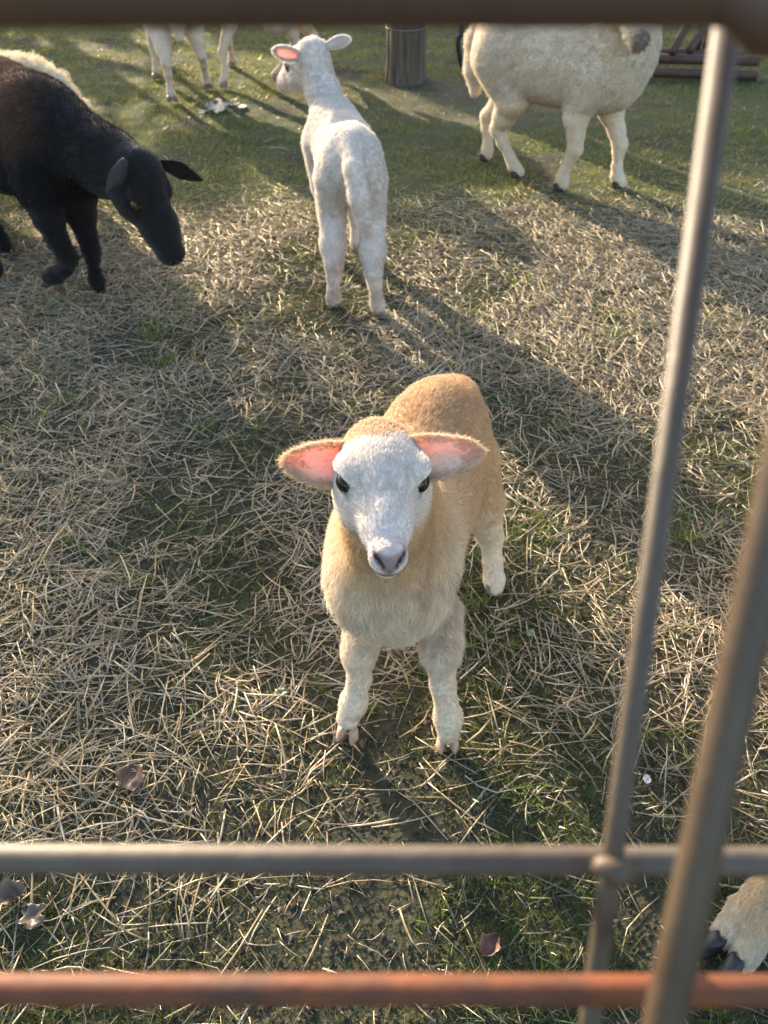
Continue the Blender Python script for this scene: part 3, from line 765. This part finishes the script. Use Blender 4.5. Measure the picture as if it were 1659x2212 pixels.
# ---- the sheep at the fence of which only a foot steps into view
def stepping_sheep():
    root = thing('sheep', (.86, .55, 0), 'tan sheep at the gate, only one foreleg with a dark hoof in view', 'sheep')
    B = Body(); ax = nrm(V(-.95, -.30, 0)); dn = V(0, 0, -1); tanc = V(.66, .52, .34)
    c = V(1.02, .60, .44)
    B.ell(c, (.16, .27, .16), ax, k=.03, flow=-ax+dn)
    B.ell(c-ax*.2, (.14, .14, .15), ax, k=.05, flow=-ax+dn)
    B.ell(c+ax*.17, (.12, .13, .15), ax, k=.05, flow=dn)
    o = V(.80, .50, .84); L, Fm = head_prims(B, o, V(.3, -.9, -.2), V(0, -.1, 1), 1.25)
    B.cone(c+ax*.18+V(0, 0, .05), (.80, .58, .80), .11, .08, .05, flow=dn)
    ft = gp(1575, 2058)
    pts = [c+ax*.17+V(0, -.07, -.06), V(.70, .44, .27), at(1790, 1790, .435), at(1715, 1885, .425), at(1655, 1945, .415)]
    B.chain(pts, [.06, .042, .028, .020, .0215], .015)
    fd = nrm(V(-.80, -.46, 0)); sdv = V(fd[1], -fd[0], 0)
    for e, q in ((1, at(1572, 2012, .392)), (-1, at(1610, 2058, .367))):
        m_ = lerp(pts[-1], q, .5)+sdv*e*.004+V(0, 0, .004)
        B.chain([pts[-1], m_, V(q[0], q[1], .020)], [.0215, .0185, .0155], .005)
    q = (at(1572, 2012, .392)+at(1610, 2058, .367))/2
    add_hoof(root, V(q[0], q[1], .006)+fd*.026, fd, .029, M_hoof_dark, .16)
    for q, k in ((c+ax*.12+V(0, .09, -.05), V(.90, .72, 0)),):
        P, R = fleg(q, k, ax, 1.1); B.chain(P, R, .015); add_hoof(root, k+V(0, 0, .006), ax, .022, M_hoof_dark, .1)
    for q, k in ((c-ax*.2+V(0, .08, -.03), V(1.26, .74, 0)), (c-ax*.2+V(0, -.08, -.03), V(1.24, .58, 0))):
        P, R = hleg(q, k, ax, 1.1); B.chain(P, R, .015); add_hoof(root, k+V(0, 0, .006), ax, .022, M_hoof_dark, .1)
    colfn = lambda v, n: blend(np.tile(tanc, (len(v), 1)).astype(float), V(.68, .59, .47), sst(.08, .04, v[:, 2]))
    finish(root, B, .0055, colfn, 70000, lambda v: .010*(v[:, 2] > .012), .78, .00026, jitter=.25, seed=91, dens=lambda v: (v[:, 2] > .012)*(1+9*sst(.62, .52, v[:, 0])*sst(.2, .1, v[:, 2])))
    for e in (-1, 1):
        add_eye(root, L(.0415*e, .006, .0015), Fm[0]*e*.80+Fm[1]*.42+Fm[2]*.30, .0125, M_eye_dark, Fm[1])
        b = L(.046*e, -.045, .018); add_ear(root, b, b+Fm[0]*e*.1, Fm[1], .055, V(.6, .3, .25), tanc, tanc, .35, 0, 0)
stepping_sheep()

# ------------------------------------------------------------------ post, hose, pipes
def wood_mat():
    m, nt, out = new_mat('weathered_post_wood')
    b = N(nt, 'ShaderNodeBsdfPrincipled'); nt.links.new(b.outputs[0], out.inputs[0]); b.inputs['Roughness'].default_value = .85
    tc = N(nt, 'ShaderNodeTexCoord'); mp = N(nt, 'ShaderNodeMapping'); mp.inputs['Scale'].default_value = (26, 26, 1.6)
    nt.links.new(tc.outputs['Object'], mp.inputs[0])
    nz = N(nt, 'ShaderNodeTexNoise'); nz.inputs['Scale'].default_value = 2.2; nz.inputs['Detail'].default_value = 9; nt.links.new(mp.outputs[0], nz.inputs['Vector'])
    cr = N(nt, 'ShaderNodeValToRGB'); cr.color_ramp.elements[0].position = .3; cr.color_ramp.elements[1].position = .72
    cr.color_ramp.elements[0].color = (.035, .026, .020, 1); cr.color_ramp.elements[1].color = (.17, .125, .09, 1)
    nt.links.new(nz.outputs[0], cr.inputs[0]); nt.links.new(cr.outputs[0], b.inputs['Base Color'])
    bp = N(nt, 'ShaderNodeBump'); bp.inputs['Distance'].default_value = .012; nt.links.new(nz.outputs[0], bp.inputs['Height']); nt.links.new(bp.outputs[0], b.inputs['Normal'])
    return m
M_wood = wood_mat()
post_c = (gp(835, 184)+gp(917, 184))/2+V(0, .11, 0)
root = thing('wooden_post', post_c*V(1, 1, 0), 'thick weathered round wooden post with a wire round it', 'post')
pv, pf = [], []; n = 64; zs = [-.06, 0, .03, .12, .3, .6, .9, 1.2, 1.6, 1.62]
cracks = [(random.uniform(0, 6.28), random.uniform(.02, .05), random.uniform(.006, .016)) for _ in range(9)]
for i, z in enumerate(zs):
    for j in range(n):
        a = 2*math.pi*j/n
        r_ = .113+.004*math.sin(3*a+1)+.003*vnoise(a*5, z*2, 5)+.018*math.exp(-max(z, 0)/.05)*vnoise(a*2+7, 1, 4)
        for (ca, cw, cd) in cracks:
            dd = (a-ca-.05*z+math.pi) % (2*math.pi)-math.pi; r_ -= cd*math.exp(-(dd/cw)**2)
        if i == len(zs)-1: r_ *= .93
        pv.append((post_c[0]+r_*math.cos(a), post_c[1]+r_*math.sin(a), z))
for i in range(len(zs)-1):
    for j in range(n): pf.append((i*n+j, i*n+(j+1) % n, (i+1)*n+(j+1) % n, (i+1)*n+j))
pf.append(tuple((len(zs)-1)*n+j for j in range(n)))
link('pole', mesh_from('pole', pv, pf, M_wood), root)
M_wire = principled('grey_wire', (.35, .34, .33), .35, metal=.8)
zw = at(875, 62, post_c[1]-.11)[2]
v_, f_ = tube([(post_c[0]+.120*math.cos(a), post_c[1]+.120*math.sin(a), zw+.008*math.sin(a)) for a in np.linspace(-2.9, 3.2, 40)], .0025, 8)
link('wire_loop', mesh_from('wire_loop', v_, f_, M_wire), root)
v_, f_ = tube([(post_c[0]-.118, post_c[1]-.035, zw-.003), (post_c[0]-.135, post_c[1]-.06, zw+.008), (post_c[0]-.15, post_c[1]-.065, zw+.004)], .003, 8)
link('wire_end', mesh_from('wire_end', v_, f_, M_wire), root)

M_rubber = principled('black_rubber', (.016, .017, .020), .45, bump=.001, bscale=60)
P = spline([post_c+V(.118, -.02, 1.05), post_c+V(.20, -.02, .92), at(996, 40, 5.0), at(990, 85, 4.98), at(993, 120, 4.98), at(1004, 160, 5.0), at(1015, 178, 5.05)*V(1, 1, 0)+V(0, 0, .025), V(.70, 5.12, .022), V(.95, 5.25, .022)], 8)
v_, f_ = tube(P, .014, 12); hose = centred('rubber_hose', v_, f_, M_rubber); tag(hose, 'black rubber hose hanging beside the wooden post to the ground', 'hose')

M_rust = principled('rusty_pipe', (.10, .045, .028), .6, color2=(.055, .035, .032), vscale=14, bump=.001, bscale=90, spec=.4)
A0 = at(1395, 118, 5.25); A1 = at(1535, 128, 5.15)
root = thing('pipe_stand', ((A0+A1)/2)*V(1, 1, 0), 'low stand of rusty brown steel pipes on the grass', 'pipe stand')
def pipe(nm, a, b, r, parent=root, mat=M_rust, n=14):
    v_, f_ = tube([a, b], r, n); return link(nm, mesh_from(nm, v_, f_, mat), parent)
d = nrm((A1-A0)*V(1, 1, 0)); bk = V(-d[1], d[0], 0)
zr = .026
R0 = V(1.45, 5.30, zr+.075); R1 = V(2.22, 5.20, zr+.075)
pipe('rail', R0, R1, .027); pipe('rail', R0+V(.0, -.035, -.068), R1+V(.0, -.035, -.068), .027)
pipe('brace', at(1452, 112, 5.24), at(1452, 112, 5.24)+V(.36, .62, .28), .024); pipe('brace', at(1475, 112, 5.24)+V(.05, .03, 0), at(1475, 112, 5.24)+V(.41, .62, .22), .024)
e0 = at(1452, 112, 5.24)+V(.36, .62, .28)
pipe('upright', V(e0[0], e0[1], 0), e0+V(0, 0, .05), .024); pipe('upright', V(e0[0]+.07, e0[1]+.03, 0), e0+V(.07, .03, -.02), .024)
pipe('rail', V(e0[0]-.5, e0[1]+.05, .026), V(e0[0]+.3, e0[1]-.04, .026), .024)

# ------------------------------------------------------------------ the gate the picture is taken through
M_bar = principled('weathered_steel_bar', (.075, .054, .034), .5, color2=(.052, .030, .018), vscale=22, spec=.5, bump=.0004, bscale=160)
M_bar_grey = principled('grey_steel_bar', (.088, .070, .050), .6, color2=(.060, .042, .030), vscale=24, spec=.5, bump=.0004, bscale=160)
M_bar_rust = principled('rusty_red_bar', (.165, .052, .020), .65, color2=(.075, .036, .023), vscale=38, spec=.3, bump=.0006, bscale=150)
M_rail = principled('brown_painted_rail', (.10, .055, .038), .55, color2=(.075, .048, .038), vscale=12, spec=.4)
gate = thing('steel_gate', (0.15, .02, 0), 'leaning weathered steel bar gate with rusty crossbars and brown top rail', 'gate')
def bar(nm, pts, r, mat, n=20): 
    v_, f_ = tube(pts, r, n); return link(nm, mesh_from(nm, v_, f_, mat), gate)
T0 = dep(829, -10, .1230); sx_ = V(1, 0, 0)
rail_r = .0072
bar('top_rail', [dep(829, -52, .1230)-sx_*.62, dep(829, -52, .1230)+sx_*.62], rail_r, M_rail)
Za = .195
# upright bar: through two points, carried on to the ground
def carry(a, b, z): return a+(b-a)*((z-a[2])/(b[2]-a[2]))
a1, b1 = dep(1572, 40, .1476), dep(1322, 1860, .1820)
bar('upright_bar', [a1, b1, carry(a1, b1, .05)], .0026, M_bar_grey)
a2, b2 = dep(1706, 950, .1279), dep(1440, 2180, .1476)
bar('upright_bar', [carry(a2, b2, a1[2]), a2, b2, carry(a2, b2, .05)], .0038, M_bar)
h1 = dep(829, 1852, .1870)
bar('crossbar', [h1-sx_*.62+V(0, 0, .003), h1+sx_*.62-V(0, 0, .006)], .0035, M_bar_grey)
h2 = dep(829, 2142, .1706)
bar('crossbar', [h2-sx_*.62+V(0, 0, .004), h2+sx_*.62-V(0, 0, .002)], .0032, M_bar_rust)
cp = dep(1640, 20, .1230)
pvs, pfs = tube([cp+V(-.010, 0, .004), cp+V(.0, -.001, .0), cp+V(.06, 0, -.002)], [.002, .0064, .0070], 14); link('hinge_sleeve', mesh_from('hinge_sleeve', pvs, pfs, M_rail), gate)
# weld bead where bars cross
wv, wf = tube([b1+V(-.005, -.0024, .0033), b1+V(0, -.003, .001), b1+V(.005, -.0024, -.002)], [.0018, .0036, .0018], 14)
link('weld', mesh_from('weld', wv, wf, M_bar), gate)
for e in (-1, 1):       # end posts outside the view
    t_ = dep(829, -52, .1230)+sx_*e*.62; b_ = carry(dep(829, -52, .1230), h1, 0.0)*V(0, 1, 0)+V(e*.62, 0, 0)
    bar('end_post', [V(t_[0], t_[1], t_[2]+.02), V(b_[0], b_[1], -.03)], .016, M_rail)
    for q in (h1, h2): pass

# ------------------------------------------------------------------ unseen trees placed beyond the paddock to throw the long shade
M_bark = principled('bark', (.06, .048, .038), .9, color2=(.11, .09, .07), vscale=18, bump=.02, bscale=14, stretch=(1, 1, .2))
M_needles = leafy('needles', trans=.25, gloss=.03)
def tree(x, y, hh, r0, seed, label, crown_z=None, crown_r=1.5, nl=2500):
    r = np.random.default_rng(seed)
    root = thing('tree', (x, y, 0), label, 'tree', 'trees beyond the paddock')
    pts = [V(x+.08*math.sin(k*1.3+seed), y+.08*math.cos(k*1.7+seed), hh*k/6-.1) for k in range(7)]
    v_, f_ = tube(pts, [r0*(1.35 if k == 0 else 1)*(1-.13*k) for k in range(7)], 12); f_ = list(f_); v_ = list(v_)
    for k in range(12):
        q = lerp(pts[0], pts[-1], r.uniform(.4, .95)); a = r.uniform(0, 6.28); ln = r.uniform(.3, .8)
        v2, f2 = tube([q, q+V(math.cos(a)*ln*.5, math.sin(a)*ln*.5, ln*.25), q+V(math.cos(a)*ln, math.sin(a)*ln, ln*.7)], [r0*.32, r0*.2, r0*.06], 6)
        n0 = len(v_); v_ += list(v2); f_ += [tuple(i+n0 for i in ff) for ff in f2]
    link('trunk', mesh_from('trunk', np.array(v_), f_, M_bark), root)
    if crown_z:
        c = r.normal(0, 1, (nl, 3)); c /= np.linalg.norm(c, axis=1)[:, None]; c *= (r.uniform(.25, 1, nl)**.5)[:, None]
        c = c*V(crown_r, crown_r, (hh-crown_z)*.6)+V(x, y, (hh+crown_z)/2+.3)
        d1 = r.normal(0, .16, (nl, 3)); d2 = r.normal(0, .16, (nl, 3))
        vv = np.stack([c-d1, c+d2, c+d1, c-d2], 1).reshape(-1, 3); ff = np.arange(nl*4).reshape(-1, 4)
        cc = np.repeat(V(.05, .07, .025)*r.uniform(.6, 1.4, (nl, 1)), 4, 0)
        o = link('crown', mesh_from('crown', vv, ff, M_needles, False, cc), root); o['kind'] = 'stuff'
sh = V(math.sin(SUN_AZ), math.cos(SUN_AZ), 0)
def up_sun(px, py, T): return gp(px, py)+sh*T
TREES = [(250, 850, 15, .05, 1.6, .4), (1200, 130, 11, .2, .9, 1.0), (175, 120, 4.2, .09, 0, 2.6), (255, 80, 4.6, .07, 0, 1.9), (95, 70, 4.4, .17, 0, 2.6), (20, 150, 5.0, .20, 0, 1.6), (1580, 190, 12, .25, 1.0, .9), (1700, 130, 15, .25, 1.2, 1.2), (310, 62, 4.8, .05, 0, 1.8)]  # first entry: out-of-view airy tree, added to break up the shadow bands
LBL = ['unseen airy tree with a thin crown, added to dapple the ground', 'bushy evergreen past the wooden post', 'slender bare tree past the paddock', 'thin leaning bare tree past the paddock', 'straight bare tree past the paddock', 'stout bare tree past the black sheep', 'broad evergreen with low boughs past the pipe stand', 'second evergreen behind the pipe stand', 'young bare sapling past the paddock']
for k, (px, py, T, r0, cz, dd) in enumerate(TREES):
    q = up_sun(px, py, T); hh_ = (T+dd)*math.tan(SUN_EL); tree(q[0], q[1], hh_ if not cz else hh_-.3, r0, 100+k, LBL[k], cz or None, 1.5, 6000 if r0 > .1 else 90)

# ------------------------------------------------------------------ straw
def straw_batch(n, xr, yr, prob, lmin, lmax, wmin, wmax, seed):
    r = np.random.default_rng(seed); x = r.uniform(*xr, n); y = r.uniform(*yr, n)
    keep = r.uniform(size=n) < prob(x, y); x, y = x[keep], y[keep]; n = len(x)
    L = lmin+(lmax-lmin)*r.beta(1.4, 3.0, n); W = wmin+(wmax-wmin)*r.beta(1.5, 3.0, n)
    yaw = r.uniform(0, math.pi*2, n)
    p = pile(x, y); lift = r.uniform(0, 1, n)**1.5*(.003+.016*p)
    pit = r.normal(0, .06+.09*p, n); bend = r.normal(0, .16, n); kink = np.where(r.uniform(size=n) < .42, r.normal(0, .6, n), 0)
    d = np.stack([np.cos(yaw), np.sin(yaw)], 1); s = np.stack([-d[:, 1], d[:, 0]], 1)
    pts = []
    for k, u in enumerate((-.5, -.17, .17, .5)):
        q = np.stack([x, y], 1)+d*(L*u)[:, None]+s*(L*(bend*(u*u-.25)+kink*max(0, u-.1)*.8))[:, None]
        g = hgt(q[:, 0], q[:, 1]); z = np.maximum(hgt(x, y)+lift+L*u*np.sin(pit), g+.0012)+W*.4
        pts.append(np.concatenate([q, z[:, None]], 1))
    pts = np.stack(pts, 1)                                # n,4,3
    base = np.array([[.44, .33, .19], [.52, .42, .27], [.34, .27, .19], [.48, .36, .21], [.34, .30, .24], [.62, .55, .42]])
    c = base[r.integers(0, 6, n)]*r.uniform(.7, 1.12, (n, 1))
    return pts, W, s, c
def straw_mesh(pts, W, s, c):
    n = len(pts); V_ = np.zeros((n, 4, 4, 3), np.float32)
    s3 = np.concatenate([s, np.zeros((n, 1))], 1)[:, None, :]; t = np.array([.75, 1, 1, .6])[None, :, None]
    w = (W*.5)[:, None, None]*t; up = V(0, 0, 1)*w*.55
    V_[:, :, 0] = pts-s3*w; V_[:, :, 1] = pts+up; V_[:, :, 2] = pts+s3*w; V_[:, :, 3] = pts-up
    base = (np.arange(n)*16)[:, None]
    q = []
    for i in range(3):
        for j in range(4): q.append([i*4+j, i*4+(j+1) % 4, (i+1)*4+(j+1) % 4, (i+1)*4+j])
    q.append([3, 2, 1, 0]); q.append([12, 13, 14, 15])
    q = (base[:, :, None]+np.array(q)[None]).reshape(-1, 4)
    return V_.reshape(-1, 3), q, np.repeat(c, 16, 0)
def in_view(x, y, m=.25):
    zc = y*math.cos(PITCH)+CAM_H*math.sin(PITCH); return np.abs(x) < zc*830/FPX+m
B1 = straw_batch(95000, (-2.1, 2.1), (.15, 3.9), lambda x, y: np.where(in_view(x, y), pile(x, y), 0)*.95, .025, .17, .0011, .0042, 5)
B2 = straw_batch(90000, (-2.1, 2.1), (.15, 3.9), lambda x, y: np.where(in_view(x, y), .13+.85*pile(x, y), 0), .008, .05, .0007, .0024, 6)
B3 = straw_batch(900, (-3, 3), (3.2, 6.8), lambda x, y: np.where(in_view(x, y), .3, 0), .03, .14, .002, .005, 8)
def cat(*bs): return tuple(np.concatenate([b[i] for b in bs]) for i in range(4))
S = cat(B1, B2, B3)
Ls = np.linalg.norm(S[0][:, 3]-S[0][:, 0], axis=1); mid = S[0].mean(1); dist = np.linalg.norm(mid-V(0, 0, CAM_H), axis=1)
vis = in_view(mid[:, 0], mid[:, 1], -.02) & (mid[:, 1] > .33)
score = np.where(vis, Ls*S[1]**.5/dist**1.5, 0)
order = np.argsort(-score); big, rest = order[:300], order[300:]
sv, sq, sc_ = straw_mesh(*[a[rest] for a in S])
litter = link('straw_litter', mesh_from('straw_litter', sv, sq, M_straw, False, sc_))
tag(litter, 'trampled pale straw litter strewn over the paddock ground', 'straw', kind='stuff')
for k in big:
    v_, q_, c_ = straw_mesh(*[a[k:k+1] for a in S])
    o = centred('straw_stalk', v_, q_, M_straw, False, c_)
    tag(o, 'long pale dry straw stalk lying loose on the trampled ground', 'straw', 'long loose straw stalks on the ground')

# ------------------------------------------------------------------ grass and moss
def blades(n, xr, yr, prob, hmin, hmax, w, seed, cols, lean=.6):
    r = np.random.default_rng(seed); x = r.uniform(*xr, n); y = r.uniform(*yr, n)
    k = r.uniform(size=n) < np.where(in_view(x, y, .15), prob(x, y), 0); x, y = x[k], y[k]; n = len(x)
    z = hgt(x, y)-.001; a = r.uniform(0, 6.28, n); h = r.uniform(hmin, hmax, n)*(.5+fbm(x*7, y*7, 3)); far = 1+.28*np.maximum(0, y-2)
    ww = w*r.uniform(.6, 1.3, n)*far; ln = r.normal(0, lean, n); ln2 = r.normal(0, lean, n)
    b = np.stack([x, y, z], 1); s = np.stack([np.cos(a), np.sin(a), 0*a], 1)*ww[:, None]
    tip = b+np.stack([h*ln, h*ln2, h], 1)
    v_ = np.stack([b-s, b+s, tip], 1).reshape(-1, 3)
    ci = r.choice(len(cols), n, p=[c[3] for c in cols]); c = np.array([c[:3] for c in cols])[ci]*r.uniform(.65, 1.3, (n, 1))
    return v_, np.repeat(c, 3, 0)
G = [(.13, .155, .032, .40), (.19, .20, .05, .27), (.07, .09, .02, .10), (.28, .235, .115, .23)]
lawn = lambda x, y: sst(2.1, 3.2, y+1.0*(fbm(x*2, y*2, 41)-.5))*(.25+.75*sst(.33, .55, fbm(x*4, y*4, 91)))*(1-.7*np.exp(-(((x-.55)/.8)**2+((y-4.7)/.45)**2)))
g1 = blades(420000, (-3.6, 3.6), (1.9, 7.6), lambda x, y: lawn(x, y)*np.clip(1.25-.1*y, .4, 1), .006, .022, .0011, 1, G, .8)
Mo = [(.075, .10, .018, .36), (.12, .15, .03, .2), (.04, .056, .018, .26), (.13, .105, .06, .18)]
g2 = blades(620000, (-1.9, 1.9), (.15, 3.2), lambda x, y: (mossy(x, y)*(.9+.5*sst(.8, .4, y))+.60*sst(.3, .55, fbm(x*8, y*8, 6)))*(1-.5*pile(x, y))*sst(3.3, 1.5, y), .004, .016, .0012, 2, Mo, .9)
Ls_ = [(.11, .17, .03, .6), (.16, .22, .05, .4)]
tuft = lambda x, y: sst(.70, .76, vnoise(x*9, y*9, 55))*sst(.5, .8, vnoise(x*40, y*40, 56))
g3 = blades(160000, (-1.2, 1.2), (.15, 2.4), lambda x, y: tuft(x, y)*.8, .010, .034, .0013, 3, Ls_, .7)
for nm, g, lb in (('short_grass', g1, 'short sparse green grass of the paddock'), ('moss', g2, 'low moss and weeds between the straw'), ('grass_tufts', g3, 'small bright green grass tufts among the straw')):
    m_ = mesh_from(nm, g[0], np.arange(len(g[0])).reshape(-1, 3), M_grass, False, g[1]); o = link(nm, m_); tag(o, lb, 'grass' if nm != 'moss' else 'moss', kind='stuff')
# crumbs of soil and chaff
def crumbs(n, seed):
    r = np.random.default_rng(seed); x = r.uniform(-1.6, 1.6, n); y = r.uniform(.15, 2.8, n); k = in_view(x, y, .1); x, y = x[k], y[k]; n = len(x)
    s = r.uniform(.0012, .0045, n)*(1+.6*(r.uniform(size=n) > .93)); c = np.stack([x, y, hgt(x, y)+s*.3], 1)
    t = np.array([[1, 0, -.4], [-.5, .87, -.4], [-.5, -.87, -.4], [0, 0, .9]])
    jit = r.normal(0, .3, (n, 4, 3)); v_ = (c[:, None]+(t[None]+jit)*s[:, None, None]).reshape(-1, 3)
    q = (np.arange(n)*4)[:, None, None]+np.array([[0, 1, 3], [1, 2, 3], [2, 0, 3]])[None]
    base = np.array([[.07, .055, .042], [.12, .10, .08], [.05, .04, .033], [.26, .21, .15]])
    cc = base[r.choice(4, n, p=[.4, .3, .2, .1])]*r.uniform(.7, 1.2, (n, 1)); return v_, q.reshape(-1, 3), np.repeat(cc, 4, 0)
cv_, cq_, cc_ = crumbs(90000, 12)
M_crumb = principled('soil_crumb', attr='col', rough=.95, spec=.1)
tag(link('soil_crumbs', mesh_from('soil_crumbs', cv_, cq_, M_crumb, False, cc_)), 'loose crumbs of soil and chaff', 'soil', kind='stuff')

# ------------------------------------------------------------------ fallen leaves and a white petal
M_leaf = leafy('dry_leaf', trans=.25, gloss=.06)
def leaf(px, py, size, yaw, col, label, cat_='leaf', curl=.5, seed=1, lobes=0, name='dry_leaf', lift=.008):
    c = gp(px, py); r = np.random.default_rng(seed); nu, nv = 13, 9; vs_, fs = [], []
    for i in range(nu):
        u = i/(nu-1); w = .42*math.sin(math.pi*u**.8)**.8*(1+lobes*.35*math.sin(u*16))*(.8+.4*vnoise(u*14+seed, seed, 3))+.008
        for j in range(nv):
            v = -1+2*j/(nv-1); X_ = (u-.5); Y_ = v*w
            Z_ = curl*(v*v*w*.9+.5*(u-.5)**2)+.09*(vnoise(u*5+seed, v*3+seed, seed)-.5)+.06*(vnoise(u*11, v*7+seed, seed+1)-.5)+.05*math.sin(u*9+v*3+seed)-.02*(abs(v) < .1)
            vs_.append((c[0]+size*(X_*math.cos(yaw)-Y_*math.sin(yaw)), c[1]+size*(X_*math.sin(yaw)+Y_*math.cos(yaw)), size*Z_))
    for i in range(nu-1):
        for j in range(nv-1): fs.append((i*nv+j, i*nv+j+1, (i+1)*nv+j+1, (i+1)*nv+j))
    vs_ = np.array(vs_); vs_[:, 2] += hgt(c[0], c[1])+lift-vs_[:, 2].min()
    m = len(vs_); back = vs_-V(0, 0, .0006); fs = np.array(fs)
    bnd = [j for j in range(nv)]+[i*nv+nv-1 for i in range(1, nu)]+[(nu-1)*nv+j for j in range(nv-2, -1, -1)]+[i*nv for i in range(nu-2, 0, -1)]
    rim = np.array([(bnd[k], m+bnd[k], m+bnd[(k+1) % len(bnd)], bnd[(k+1) % len(bnd)]) for k in range(len(bnd))])
    vs_ = np.concatenate([vs_, back]); fs = np.concatenate([fs, fs[:, ::-1]+m, rim])
    cc = np.asarray(col)*r.uniform(.8, 1.2, (len(vs_), 1))
    o = centred(name, vs_, fs, M_leaf, True, cc); tag(o, label, cat_)
leaf(1058, 2045, .034, .9, (.22, .12, .085), 'curled reddish brown dry leaf on bare soil above the rusty crossbar', curl=1.3, seed=3)
leaf(288, 1690, .050, 1.9, (.17, .10, .07), 'pointed dark brown dry leaf caught among straw', curl=.9, seed=5)
leaf(30, 1940, .042, .4, (.16, .11, .07), 'crumpled grey brown dead leaf under the grey crossbar', curl=1.1, seed=6, lobes=.7)
leaf(75, 1985, .036, 2.3, (.15, .105, .07), 'flat lobed greyish dead leaf beside a crumpled one', curl=.5, seed=7, lobes=.9)
leaf(1395, 1688, .016, 1.4, (.75, .73, .70), 'tiny white petal on the soil between two upright bars', 'petal', .6, 8, name='petal')
leaf(610, 1500, .020, .4, (.16, .22, .12), 'small grey green clover leaf by the tan lamb', 'leaf', .3, 9, name='green_leaf')
leaf(1145, 1375, .018, 2.0, (.20, .26, .16), 'small pale green leaf behind the lamb\'s chest', 'leaf', .3, 10, name='green_leaf')
leaf(1510, 1135, .014, 1.0, (.28, .14, .09), 'tiny rust red leaf fragment on the straw', 'leaf', .5, 12)
